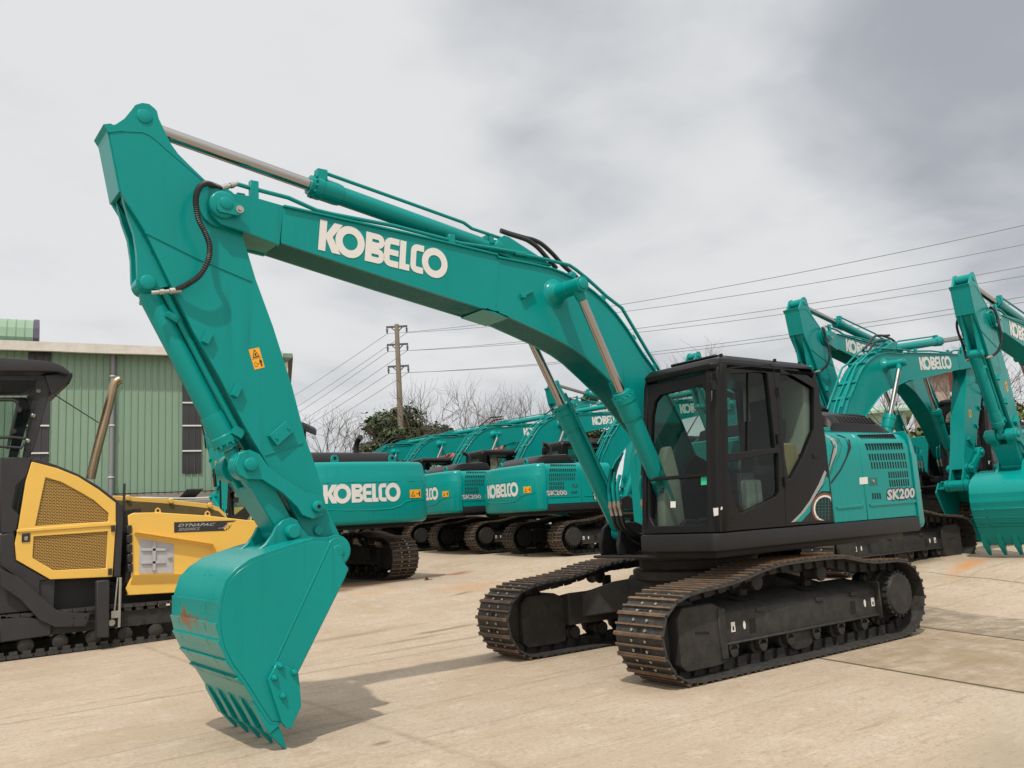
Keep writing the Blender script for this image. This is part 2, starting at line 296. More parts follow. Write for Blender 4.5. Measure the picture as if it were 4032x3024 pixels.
def make_undercarriage(root):
    cs,sn=math.cos(PSI),math.sin(PSI)
    def xf(b): b.v=[(cs*x+sn*y,-sn*x+cs*y,z) for x,y,z in b.v]; return b
    path=[(1.70,.0),(1.0,0),(0,0),(-1.0,0),(-1.66,.0),(-1.88,.07),(-2.01,.19),(-2.09,.34),(-2.105,.50),(-2.04,.66),(-1.92,.79),(-1.72,.86),(-1.4,.865),(-1.12,.875),(-.9,.92),(-.6,.972),(-.15,.98),(.4,.972),(.66,.94),(.9,.89),(1.2,.845),(1.6,.825),(1.84,.785),(2.0,.69),(2.09,.56),(2.11,.42),(2.07,.27),(1.98,.12),(1.86,.03)]
    P=[Vector((p[0],p[1])) for p in path]; P.append(P[0]); cum=[0]
    for i in range(len(P)-1): cum.append(cum[-1]+(P[i+1]-P[i]).length)
    NS=48; T=cum[-1]
    def pt(t):
        t%=T
        for i in range(len(cum)-1):
            if t<=cum[i+1]: k=(t-cum[i])/(cum[i+1]-cum[i]); return P[i].lerp(P[i+1],k)
        return P[0]
    pit=T/NS
    for sd in (1,-1):
        Y=sd*1.158; b=MB(); lk=MB(); lk2=MB()
        for k in range(NS):
            c0=pt(k*pit-pit/2); c1=pt(k*pit+pit/2); c=(c0+c1)/2; t=(c1-c0).normalized(); n=Vector((-t.y,t.x))   # outward
            c=c-n*.026
            def W(s,h,y): q=c+t*s+n*h; return (q.x,Y+y,q.y)
            hw=.30; e=pit*.5
            prof=[(-e-.012,-.004),(-e-.002,.026),(-e+.012,.026),(-e+.024,.003),(-.012,.003),(-.008,.026),(.006,.026),(.012,.003),(e-.030,.003),(e-.026,.024),(e-.013,.024),(e-.008,.001),(e-.002,-.012),(-e+.01,-.012)]
            nn=len(prof); v0=len(b.v)
            b.rings([[W(s,h,-hw) for s,h in prof],[W(s,h,hw) for s,h in prof]],0)
            for i in range(len(b.f)-nn-2,len(b.f)-2):
                pass
            for (ra,rb_) in ((1,2),(5,6),(9,10)):                   # worn rust on the crest of each grouser
                s0,h0=prof[ra]; s1,h1=prof[rb_]
                b.add([W(s0-.002,h0-.005,-hw-.001),W(s1+.002,h1-.005,-hw-.001),W(s1+.001,h1+.003,-hw-.001),W(s0-.001,h0+.003,-hw-.001),
                       W(s0-.002,h0-.005,hw+.001),W(s1+.002,h1-.005,hw+.001),W(s1+.001,h1+.003,hw+.001),W(s0-.001,h0+.003,hw+.001)],
                      [(3,2,6,7),(0,3,7,4),(2,1,5,6),(0,1,2,3),(4,5,6,7)],1)
            for sy in (-.085,.085):
                for ss in (-.045,.045):
                    q=Vector(W(ss,.003,sy)); b.cyl(q,q+Vector((n.x,0,n.y))*.016,.015,n=6,m=2)
            for sy in (-.04,.04) if k%2 else (0,):
                b.add([W(.022,.0045,sy-.03),W(.058,.0045,sy-.03),W(.058,.0045,sy+.03),W(.022,.0045,sy+.03)],[(0,1,2,3)],3)
            for sy in (-.075,.075):
                for (sa,sb,ya) in ((-e-.02,.02,sy-.022*(1 if sy>0 else -1)),(-.02,e+.02,sy+.012*(1 if sy>0 else -1))):
                    (lk if sy>0 else lk2).add([W(sa,-.014,ya-.014),W(sb,-.014,ya-.014),W(sb,-.014,ya+.014),W(sa,-.014,ya+.014),
                            W(sa+.02,-.105,ya-.014),W(sb-.02,-.105,ya-.014),W(sb-.02,-.105,ya+.014),W(sa+.02,-.105,ya+.014)],[(0,1,2,3),(7,6,5,4),(0,1,5,4),(1,2,6,5),(2,3,7,6),(3,0,4,7)])
        lks=(lk,lk2); tr=xf(b).build('crawler_track',[M['shoe'],M['rib'],M['steel'],M['hole']],root,ang=30)
        xf(lk).build('track_chain',M['under'],tr,smooth=False); xf(lk2).build('track_chain',M['under'],tr,smooth=False)
        y0=sd*.92; y1=sd*1.30; yt=sd*1.33
        f=MB()
        # side beam with a sloping top, the long outer face, bottom lip
        f.rings([[(x,y0,.30),(x,y1,.27),(x,y1,.545-.0*x),(x,sd*1.22,.60),(x,y0,.66)] for x in (-1.36,1.18)])
        f.box((-.09,sd*1.315,.275),(2.52,.05,.022)); f.box((-1.375,sd*1.12,.43),(.03,.46,.40))
        for hx in (.6,-.35,-.95): f.box((hx,sd*1.306,.535),(.12,.02,.05))
        f.prism([(1.16,.12),(1.16,.60),(1.30,.665),(1.70,.665),(1.775,.58),(1.775,.17),(1.70,.105),(1.30,.105)],sd*1.02,sd*1.345,'y')
        f.box((1.20,sd*1.335,.38),(.10,.05,.46))
        fr=xf(f).build('track_frame',M['under'],root,bevel=.012)
        for hx in (.72,-.92):
            h=MB(); h.prism([(hx-.045,.33),(hx+.045,.33),(hx+.045,.46),(hx-.045,.46)],sd*1.300,sd*1.303,'y'); xf(h).build('frame_opening',M['hole'],fr,smooth=False)
        h=MB(); h.prism([(1.38,.40),(1.56,.42),(1.56,.440),(1.38,.420)],sd*1.345,sd*1.348,'y'); xf(h).build('frame_slot',M['hole'],fr,smooth=False)
        for hx in (.6,-.45):
            h=MB(); h.rings([[(hx-.17,sd*1.03,.648),(hx+.17,sd*1.03,.648),(hx+.13,sd*1.17,.622),(hx-.13,sd*1.17,.622)],[(hx-.17,sd*1.03,.652),(hx+.17,sd*1.03,.652),(hx+.13,sd*1.17,.626),(hx-.13,sd*1.17,.626)]]); xf(h).build('top_opening',M['hole'],fr,smooth=False)
        for hx in (1.00,-1.29):
            d=MB(); d.prism(rect(hx-.028,.37,hx+.028,.46),sd*1.3015,sd*1.3045,'y',0); d.prism(rect(hx-.012,.385,hx+.012,.42),sd*1.3046,sd*1.3056,'y',1); xf(d).build('square_decal',[M['white'],M['ink']],fr,smooth=False)
        for hx in (.84,-1.14):
            d=MB(); d.prism([(hx+.018*math.cos(RAD(a)),.415+.04*math.sin(RAD(a))) for a in range(0,360,30)],sd*1.3015,sd*1.3045,'y',0); xf(d).build('oval_decal',M['white'],fr,smooth=False)
        s=MB(); s.lathe((-1.66,sd*.95,.47),(-1.66,sd*1.42,.47),[(0,.25),(.30,.25),(.32,.235),(.44,.235),(.47,.215)],28)
        for i in range(22):
            a=2*PI*i/22; s.box((-1.66+.238*math.cos(a),sd*1.375,.47+.238*math.sin(a)),(.026,.05,.03),M=Matrix.Rotation(-a,3,'Y'))
        for i in range(21):
            a=2*PI*i/21; s.box((-1.66+.315*math.cos(a),Y,.47+.315*math.sin(a)),(.09,.05,.06),M=Matrix.Rotation(-a,3,'Y'))
        s.cyl((-1.66,Y-.025,.47),(-1.66,Y+.025,.47),.30,n=28)
        xf(s).build('sprocket',M['under'],root,ang=30)
        i_=MB(); i_.lathe((1.67,Y-.07,.45),(1.67,Y+.07,.45),[(0,.30),(.03,.34),(.04,.28),(.10,.28),(.11,.34),(.14,.30)],28)
        xf(i_).build('idler_wheel',M['under'],root)
        for x in (1.04,.62,.20,-.22,-.64,-1.06):
            r=MB(); r.lathe((x,sd*1.00,.205),(x,sd*1.33,.205),[(0,.07),(.05,.075),(.06,.092),(.10,.092),(.11,.07),(.2,.07),(.21,.092),(.25,.092),(.26,.06),(.33,.055)],16)
            r.box((x,sd*1.30,.245),(.13,.06,.05)); xf(r).build('track_roller',M['under'],root)
        g=MB(); g.prism([(-.20,.27),(.20,.27),(.17,.12),(.10,.085),(-.10,.085),(-.17,.12)],sd*1.27,sd*1.30,'y'); xf(g).build('track_guide',M['under'],root,bevel=.006)
        for x in (.54,-.50):
            r=MB(); r.lathe((x,sd*1.06,.79),(x,sd*1.27,.79),[(0,.06),(.03,.085),(.07,.07),(.14,.07),(.17,.085),(.20,.08),(.21,.05)],16); r.box((x-.04,sd*1.02,.72),(.10,.05,.16))
            xf(r).build('carrier_roller',M['under'],root)
    c=MB(); c.prism([(.62,-.5),(.62,.5),(.40,.72),(-.45,.72),(-.62,.5),(-.62,-.5),(-.45,-.72),(.40,-.72)],.46,.80,'z')
    for sd in (1,-1):
        for fx in (1,-1):
            pts=[(.38*fx,sd*.35),(.75*fx,sd*.62),(1.02*fx,sd*.98)]
            c.rings([[(x+.0,y-.0,z0),(x-.34*fx,y+sd*.10,z0),(x-.34*fx,y+sd*.10,z1),(x,y,z1)] for (x,y),z0,z1 in zip(pts,(.46,.42,.36),(.80,.76,.62))])
    c.lathe((0,0,.78),(0,0,1.10),[(0,.74),(.10,.74),(.105,.66),(.21,.66),(.215,.72),(.32,.72)],40)
    xf(c).build('center_frame',M['under'],root,bevel=.012)
    return

def band(polyA, polyB): return polyA+polyB[::-1]
def make_boom(root):
    top=S('b',[(40,455),(600,580),(1100,690),(1480,780),(1900,880)],.19)+S('c',[(150,375),(500,445),(650,480),(740,515),(870,575),(950,630),(1050,705),(1150,795),(1250,905),(1350,1040),(1430,1165),(1500,1275),(1620,1440)],.19)
    bot=S('b',[(20,790),(500,950),(1000,1115),(1500,1275),(1800,1370),(2000,1432)],.19)+S('c',[(0,860),(150,905),(300,968),(500,1060),(700,1155),(850,1240),(960,1320),(1120,1470),(1310,1659)],.19)
    top=top+[(.30,2.55),(.06,2.06)]; bot=bot+[(.75,2.39),(.45,1.95),(.33,1.74)]
    foot=circ(.18,1.90,.21,150,300,8)
    b=MB(); b.prism(top+foot+bot[::-1],-.172,.172,'y')
    def flange(line,t):
        L_=[Vector(p) for p in line]; out=[]
        for i,p in enumerate(L_):
            d=(L_[min(i+1,len(L_)-1)]-L_[max(i-1,0)]).normalized(); n=Vector((-d.y,d.x)); out.append(p+n*t)
        rs=[[(p.x,-.195,p.y),(p.x,.195,p.y),(q.x,.195,q.y),(q.x,-.195,q.y)] for p,q in zip(L_,out)]
        b.rings(rs)
    flange(top,.017); flange(bot,-.017)
    b.cyl((.18,-.24,1.90),(.18,.24,1.90),.15,n=24)
    # fork at the nose, outside the stick
    tip=S('a',[(1510,842),(1245,787),(1090,765),(1030,768),(985,795),(962,850),(975,925),(1040,990),(1200,1042),(1480,1130)],.19)
    for sd in (1,-1):
        yo=lambda x: .172+.055*min(1,max(0,(4.95-x)/-.30))
        vs=[(p[0],sd*(yo(p[0])-.035),p[1]) for p in tip]; vo=[(p[0],sd*yo(p[0]),p[1]) for p in tip]; n=len(tip)
        b.add(vs+vo,[tuple(range(n)),tuple(range(n,2*n))]+[(i,(i+1)%n,(i+1)%n+n,i+n) for i in range(n)])
        pinhead(b,5.47,4.115,sd*.19,sd*.256,.112); pinhead(b,5.455,4.12,sd*.25,sd*.284,.055)
        # cylinder-pin boss on each flank, welded collar
        b.lathe((2.02,sd*.165,3.80),(2.02,sd*.40,3.80),[(0,.16),(.012,.155),(.016,.135),(.05,.115),(.09,.088),(.235,.082)],28)
        b.cyl((2.02,sd*.39,3.80),(2.02,sd*.60,3.80),.078,n=24)
        pinhead(b,2.02,3.80,sd*.60,sd*.618,.06)
    b.prism([(tip[0][0],tip[0][1]-.012),(5.22,4.235),(5.22,4.21),(tip[0][0],tip[0][1]-.04)],-.17,.17,'y')
    b.prism([(tip[-1][0],tip[-1][1]+.012),(5.28,3.93),(5.28,3.96),(tip[-1][0],tip[-1][1]+.04)],-.17,.17,'y')
    # link plate with its keeper on the nose pin
    pl=S('a',[(1020,835),(1030,815),(1060,800),(1190,835),(1220,860),(1222,890),(1200,915),(1170,918),(1040,892),(1022,870)],.27)
    b.prism(pl,.252,.275,'y')
    # weld beads / stiffener lines
    for ln in (S('b',[(1918,910),(1890,1340)],.18),): b.prism([(ln[0][0]-.006,ln[0][1]),(ln[0][0]+.006,ln[0][1]),(ln[1][0]+.006,ln[1][1]),(ln[1][0]-.006,ln[1][1])],.17,.176,'y')
    # lug for the stick cylinder
    lug=S('c',[(60,325),(120,255),(148,212),(190,188),(235,203),(530,394),(640,470),(300,420)],.10)
    for sd in (1,-1):
        plateY(b,lug,sd*.105,.04); pinhead(b,2.68,4.225,sd*.12,sd*.145,.055)
    st=S('c',[(360,725),(480,690),(480,700),(400,745),(405,765),(365,765)],.20); b.prism(st,.17,.215,'y')
    o=b.build('boom',M['teal'],root,bevel=.004,ang=32)
    (kx,kz),=S('a',[(1188,874)],.28); k=MB(); k.cyl((kx,.27,kz),(kx,.283,kz),.032,n=14); k.cyl((kx,.28,kz),(kx,.298,kz),.016,n=6); k.build('keeper_bolt',M['steel'],o)
    # wordmark on both flanks
    q,w=wordmark(); A=Vector(S('b',[(338,845)],.18)[0]); B=Vector(S('b',[(1462,1110)],.18)[0]); ex=(B-A); h=(Vector(S('b',[(358,582)],.18)[0])-A)
    ex=ex*(4.9/4.9); 
    for sd in (1,-1):
        if sd>0: f=lambda x,y:((A+ex*(x/w)+h*y).x,.1765,(A+ex*(x/w)+h*y).y)
        else: f=lambda x,y:((A+ex*(1-x/w)+h*y).x,-.1765,(A+ex*(1-x/w)+h*y).y)
        put_polys('logo',q,f,M['white'],o)
    # hard pipes and hoses along the back of the boom
    pt=S('a',[(1165,690),(1250,715),(1540,790),(1740,880),(1843,905)],.15)+S('b',[(500,545),(1000,640),(1480,765),(1570,790),(1850,832),(2150,885)],.15)+S('c',[(300,350),(500,385),(810,460),(870,500),(970,580),(1070,670),(1150,745),(1300,860),(1460,1130),(1560,1300),(1640,1430)],.15)+[(.42,2.92)]
    for y in (.15,-.15): MB().tube([(x,y,z) for x,z in pt],.019,8).build('hydraulic_pipe',M['teal'],o)
    top2=[(x,z+.045) for x,z in top[8:]]
    for y in (.05,-.05): MB().tube([(x,y,z) for x,z in top2],.017,8).build('hydraulic_pipe',M['teal'],o)
    for X,Z,dz in ((5.19,4.30,.16),(3.27,4.19,.07)):
        for sd in (1,-1): c=MB(); c.box((X,sd*.155,Z),(.07,.05,dz+.03)); c.build('pipe_clamp',M['teal'],o,bevel=.004)
    for i in (9,12,15,17): c=MB(); c.box((top[i][0]+.02,0,top[i][1]+.035),(.06,.38,.05),M=Matrix.Rotation(math.atan2(top[i][1]-top[i+1][1],top[i][0]-top[i+1][0])*-1,3,'Y')); c.build('pipe_clamp',M['teal'],o,bevel=.004)
    # ribbed hose from boom to stick
    hp=[(x,y,z) for (x,z),y in zip(S('a',[(1090,682),(1030,665),(960,668),(900,710),(865,780),(860,860),(880,960),(930,1060),(962,1150),(955,1250),(900,1350),(820,1405),(740,1440)],.30),(.17,.19,.24,.29,.32,.335,.335,.33,.32,.30,.27,.23,.19))]
    for sd in (1,-1):
        P=smooth_path([(x,y*sd,z) for x,y,z in hp],14); MB().tube(P,[.019 if i%2 else .0245 for i in range(len(P))],8).build('stick_hose',M['rubber'],o)
        e=MB(); a=Vector((hp[0][0],hp[0][1]*sd,hp[0][2])); e.lathe(a,(pt[0][0],.15*sd,pt[0][1]),[(0,.026),(.06,.026),(.065,.018),(.09,.018),(.091,.024),(.12,.024),(.125,.018),(.17,.018)],10); e.build('hose_fitting',M['steel'],o); e=MB()
        a=Vector((hp[-1][0],hp[-1][1]*sd,hp[-1][2])); e.lathe(a,a+Vector((.16,-.02*sd,-.03)),[(-.05,.026),(.03,.026),(.035,.017),(.07,.017),(.071,.023),(.10,.023),(.105,.017),(.16,.017)],10)
        e.build('hose_fitting',M['steel'],o)
    # hoses from the stick cylinder back to the boom pipes
    for y,pp in ((.07,[(170,140),(250,170),(380,212),(440,240),(520,300),(600,390),(690,490)]),(-.07,[(170,135),(260,165),(400,205),(470,222),(550,262),(650,350),(750,460),(880,575)])):
        P=smooth_path([(x,y,z) for x,z in S('c',pp,y)],6); MB().tube(P,.024,10).build('cylinder_hose',M['rubber'],o)
    return o

def make_arm(root):
    pl=S('a',[(235,290),(228,275),(290,255),(350,215),(400,155),(430,115),(480,100),(530,108),(570,140),(587,160),(600,215),(640,300),(690,400),(740,470),(830,560),(940,665),(1030,760),(1100,850),(1195,1020)],.16)
    rear=S('d',[(935,0),(1060,340),(1200,780),(1290,1130),(1390,1420),(1450,1659)],.16)
    boss=circ(4.565,1.36,.115,165,375,10)
    front=S('j',[(1390,1310),(1190,930),(985,560)],.16)+S('d',[(850,1050),(680,720),(480,370)],.16)+S('a',[(500,1030),(325,745)],.16)
    body=pl+rear+boss+front
    b=MB()
    # side plates stand proud of the box
    bf=[(x,z) for x,z in body]
    for sd in (1,-1): b.prism(body,sd*.118,sd*.158,'y')
    def inset(line,t):
        L_=[Vector(p) for p in line]; out=[]
        for i,p in enumerate(L_):
            d=(L_[min(i+1,len(L_)-1)]-L_[max(i-1,0)]).normalized(); out.append(p+Vector((-d.y,d.x))*t)
        return out
    def web(line,t0,t1):
        A=inset(line,t0);B=inset(line,t1); b.rings([[(p.x,-.12,p.y),(p.x,.12,p.y),(q.x,.12,q.y),(q.x,-.12,q.y)] for p,q in zip(A,B)])
    fl=[front[-1],front[-2],front[-3],front[-4],front[-5],front[2],front[1],front[0]]
    web(fl,.055,.03) if False else None
    L0=[pl[0],front[-1]]; 
    b.rings([[(x+.012,-.15,z),(x+.012,.15,z),(x-.02,.15,z),(x-.02,-.15,z)] for x,z in L0])            # flat nose plate
    b.rings([[(x-.04,-.12,z),(x-.04,.12,z),(x-.065,.12,z),(x-.065,-.12,z)] for x,z in [front[-1],front[-2],front[-4],front[2],front[1],front[0]]])
    b.rings([[(x,-.12,z-.0),(x,.12,z),(x+.03,.12,z-.01),(x+.03,-.12,z-.01)] for x,z in pl[13:17]+rear])
    b.prism([(pl[1][0]+.03,pl[1][1]+.012),(pl[1][0]-.02,pl[1][1]+.03),(pl[3][0],pl[3][1]-.10),(pl[0][0],pl[0][1]-.03)],-.165,.165,'y')
    for sd in (1,-1):
        # brackets for the bucket cylinder, set inward
        br=S('a',[(326,758),(372,925),(415,1050),(437,1200),(443,1370),(470,1440),(520,1458),(575,1455),(640,1440),(700,1425),(560,1140)],.10)
        plateY(b,br,sd*.088,.045); pinhead(b,5.995,3.45,sd*.105,sd*.128,.06)
        pinhead(b,6.045,4.75,sd*.155,sd*.168,.06); b.cyl((5.47,sd*.155,4.115),(5.47,sd*.185,4.115),.17,n=28)
        b.cyl((4.735,sd*.155,1.72),(4.735,sd*.20,1.72),.10,n=24)
        # raised wear/edge trim following the upper edge and bead lines
        tr=S('a',[(250,290),(400,300),(480,302),(530,318),(580,355),(640,410),(830,575),(985,720),(990,728),(830,590),(635,424),(575,370),(525,334),(480,316),(250,306)],.16)
        b.prism(tr,sd*.157,sd*.163,'y')
        for reg,l in (('a',[(500,1032),(890,1225),(1275,1388)]),('d',[(1003,1268),(1275,1180)]),('j',[(1400,830),(1460,815),(1520,830),(1550,850)])):
            p=S(reg,l,.16); b.prism(p+[(x+.004,z-.014) for x,z in p][::-1],sd*.157,sd*.166,'y')
        for reg,cx,cy in (('d',578,425),('d',790,810)):
            x,z=S(reg,[(cx,cy)],.16)[0]; b.box((x,sd*.175,z),(.05,.05,.10),M=Matrix.Rotation(RAD(-25),3,'Y'))
        x,z=S('d',[(1115,1118)],.17)[0]; b.box((x,sd*.18,z),(.19,.05,.10),M=Matrix.Rotation(RAD(40),3,'Y'))
        for dx in (-.05,.05): b.cyl((x+dx,sd*.20,z-dx*.8),(x+dx,sd*.215,z-dx*.8),.012,n=6)
        x,z=S('j',[(1580,1285)],.18)[0]; b.cyl((x,sd*.155,z),(x,sd*.185,z),.038,n=20)
    b.cyl((4.565,-.165,1.36),(4.565,.165,1.36),.12,n=28)
    b.cyl((6.045,-.15,4.75),(6.045,.15,4.75),.085,n=20); b.cyl((5.995,-.1,3.45),(5.995,.1,3.45),.07,n=16)
    o=b.build('arm',M['teal'],root,bevel=.004,ang=32)
    for sd in (1,-1):
        k=MB(); c=S('d',[(886,508),(962,492),(1003,637),(930,655)],.17); k.prism(c,sd*.1585,sd*.1605,'y',0)
        U=lambda u,v:tuple((Vector(c[3])+(Vector(c[2])-Vector(c[3]))*u+(Vector(c[0])-Vector(c[3]))*v))
        def P_(pl,m=1): k.prism([U(*p) for p in pl],sd*.1606,sd*.1616,'y',m)
        for a_,b_ in (((.18,.58),(.5,.93)),((.5,.93),(.82,.58)),((.18,.58),(.82,.58))):
            d=Vector(b_)-Vector(a_); n=Vector((-d.y,d.x)).normalized()*.025; a2=Vector(a_); b2=Vector(b_); P_([tuple(a2-n),tuple(b2-n),tuple(b2+n),tuple(a2+n)])
        P_(rect(.42,.63,.58,.76)); P_(rect(.15,.12,.36,.34)); k.prism([U(*p) for p in rect(.18,.14,.33,.32)],sd*.1617,sd*.1622,'y',0)
        P_(rect(.42,.21,.60,.25)); P_(rect(.66,.26,.90,.38)); P_(rect(.70,.08,.77,.26)); P_(rect(.79,.08,.86,.26)); P_(circ(.78,.42,.045,0,360,8)); P_(rect(.03,.50,.97,.515))
        k.build('warning_label',[M['orange'],M['ink']],o,smooth=False)
    return o

def make_bucket(root):
    side=S('e',[(1070,360),(1185,520),(1165,575),(880,1150),(780,1445),(720,1440),(660,1350),(610,1270),(560,1190),(490,1100),(440,1000),(418,900),(415,800),(430,700),(460,600),(520,535),(600,480),(700,440),(830,395),(975,355)],.55)
    b=MB()
    for sd in (1,-1): b.prism(side,sd*.525,sd*.555,'y')
    sh=side[4:]; L_=[Vector(p) for p in sh]; out=[]
    for i,p in enumerate(L_):
        d=(L_[min(i+1,len(L_)-1)]-L_[max(i-1,0)]).normalized(); out.append((p,p+Vector((-d.y,d.x))*-.026,Vector((d.y,-d.x))))
    b.rings([[(p.x,-.55,p.y),(p.x,.55,p.y),(q.x,.55,q.y),(q.x,-.55,q.y)] for p,q,n in out])
    a,z=Vector(sh[0]),Vector(sh[1])
    o_n=lambda i:(Vector(out[i][1])-Vector(out[i][0])).normalized()
    # weld line on the cheek
    for sd in (1,-1):
        ln=S('e',[(1068,368),(724,1110),(736,1116),(1080,372)],.557); b.prism(ln,sd*.554,sd*.561,'y')
        lip=S('e',[(1078,378),(1183,522),(1163,575),(878,1150),(745,1110)],.557); b.prism(lip,sd*.554,sd*.559,'y')
    ears=[(5.33,1.335),(5.24,1.39),(5.15,1.45),(5.09,1.52),(5.06,1.58),(5.01,1.625),(4.94,1.645),(4.89,1.62),(4.85,1.55),(4.80,1.49),(4.70,1.475)]+circ(4.565,1.36,.128,65,290,12)+[(4.90,1.28),(5.2,1.27)]
    for sd in (1,-1):
        plateY(b,ears,sd*.205,.045); pinhead(b,4.945,1.535,sd*.225,sd*.30,.056); b.cyl((4.565,sd*.165,1.36),(4.565,sd*.262,1.36),.105,n=28); pinhead(b,4.565,1.36,sd*.26,sd*.275,.05)
    b.box((4.80,0,1.33),(.30,1.04,.03),M=Matrix.Rotation(RAD(-8),3,'Y'))
    o=b.build('bucket',M['rustteal'],root,bevel=.003,ang=30)
    for y in (.02,.17):
        q=MB(); c=Vector((5.527,y,1.243)); q.cyl(c,c+Vector((.012,0,.013)),.020,n=12); q.build('drain_hole',M['hole'],o,smooth=False)
    # wear plates across the heel
    w=MB(); ys=(-.55,-.33,.30,.555)
    wp=[Vector(p) for p in S('e',[(430,705),(416,830),(424,930),(466,1045),(530,1150),(575,1215)],.55)]
    for i in range(len(wp)-1):
        p,q=wp[i],wp[i+1]; d=(q-p).normalized(); n=Vector((-d.y,d.x))
        if n.x<0: n=-n
        e=.018
        for j in range(3):
            y0,y1=ys[j]+.009,ys[j+1]-.009; A=p+d*e;B=q-d*e*.3
            w.add([(A.x,y0,A.y),(B.x,y0,B.y),(B.x,y1,B.y),(A.x,y1,A.y),((A+n*.045).x,y0,(A+n*.045).y),((B+n*.026).x,y0,(B+n*.026).y),((B+n*.026).x,y1,(B+n*.026).y),((A+n*.045).x,y1,(A+n*.045).y)],[(0,1,2,3),(4,5,6,7),(0,1,5,4),(1,2,6,5),(2,3,7,6),(3,0,4,7)])
    w.build('wear_plate',M['rustteal'],o,bevel=.002)
    d=Vector((5.13-5.44,0-.53)).normalized()
    for y in (-.50,-.25,0,.25,.50):
        t=MB(); nn=Vector((-d.y,d.x))
        R_=lambda c,w_,h_:[(c.x+nn.x*h_/2*j,y+w_/2*i,c.y+nn.y*h_/2*j) for i,j in ((-1,-1),(1,-1),(1,1),(-1,1))]
        r0=Vector((5.375,.415)); 
        t.rings([R_(r0,.05,.012),R_(Vector((5.345,.345)),.085,.05),R_(Vector((5.25,.20)),.095,.085),R_(Vector((5.225,.155)),.10,.09)])
        t.rings([R_(Vector((5.222,.152)),.085,.075),R_(Vector((5.175,.075)),.07,.05),R_(Vector((5.132,.0)),.05,.010)])
        t.build('tooth',M['teal'],o,bevel=.004)
    for sd in (1,-1):
        c=MB(); pl=S('e',[(755,1080),(880,1150),(890,1240),(898,1350),(835,1490),(800,1480),(776,1440),(698,1190)],.58); c.prism(pl,sd*.558,sd*.592,'y')
        for x,y in ((770,1108),(855,1147),(735,1180),(787,1290)):
            X,Z=S('e',[(x,y)],.59)[0]; c.cyl((X,sd*.59,Z),(X,sd*.612,Z),.024,n=6); c.cyl((X,sd*.61,Z),(X,sd*.625,Z),.013,n=10)
        c.build('side_cutter',M['teal'],o,bevel=.006)
    return o

def make_linkage(root):
    for sd in (1,-1):
        b=MB(); pl=[(5.385,2.06),(5.36,2.14),(5.28,2.175),(5.20,2.14),(5.13,2.04),(5.02,1.955),(4.83,1.835),(4.70,1.80),(4.655,1.73),(4.69,1.65),(4.775,1.625),(4.86,1.66),(4.90,1.725),(5.02,1.84),(5.18,1.945),(5.29,1.95),(5.36,1.985)]
        plateY(b,pl,sd*.232,.045); pinhead(b,4.735,1.72,sd*.25,sd*.29,.047); b.cyl((4.735,sd*.289,1.72),(4.735,sd*.292,1.72),.018,n=12,m=1); pinhead(b,5.275,2.06,sd*.25,sd*.29,.054)
        b.build('side_link',[M['teal'],M['hole']],root,bevel=.004)
    b=MB(); b.cyl((5.275,-.21,2.06),(5.275,-.075,2.06),.115,n=24); b.cyl((5.275,.075,2.06),(5.275,.21,2.06),.115,n=24); b.cyl((4.945,-.178,1.535),(4.945,.178,1.535),.085,n=24)
    for sd in (1,-1): b.rings([[(5.345,sd*.075,2.02),(5.345,sd*.20,2.02),(5.21,sd*.20,2.09),(5.21,sd*.075,2.09)],[(5.25,sd*.06,1.88),(5.25,sd*.20,1.88),(5.09,sd*.20,1.93),(5.09,sd*.06,1.93)]])
    b.rings([[(5.26,-.20,1.90),(5.26,.20,1.90),(5.09,.20,1.94),(5.09,-.20,1.94)],[(5.02,-.165,1.52),(5.02,.165,1.52),(4.88,.165,1.58),(4.88,-.165,1.58)]])
    b.build('bucket_link',M['teal'],root,bevel=.008)

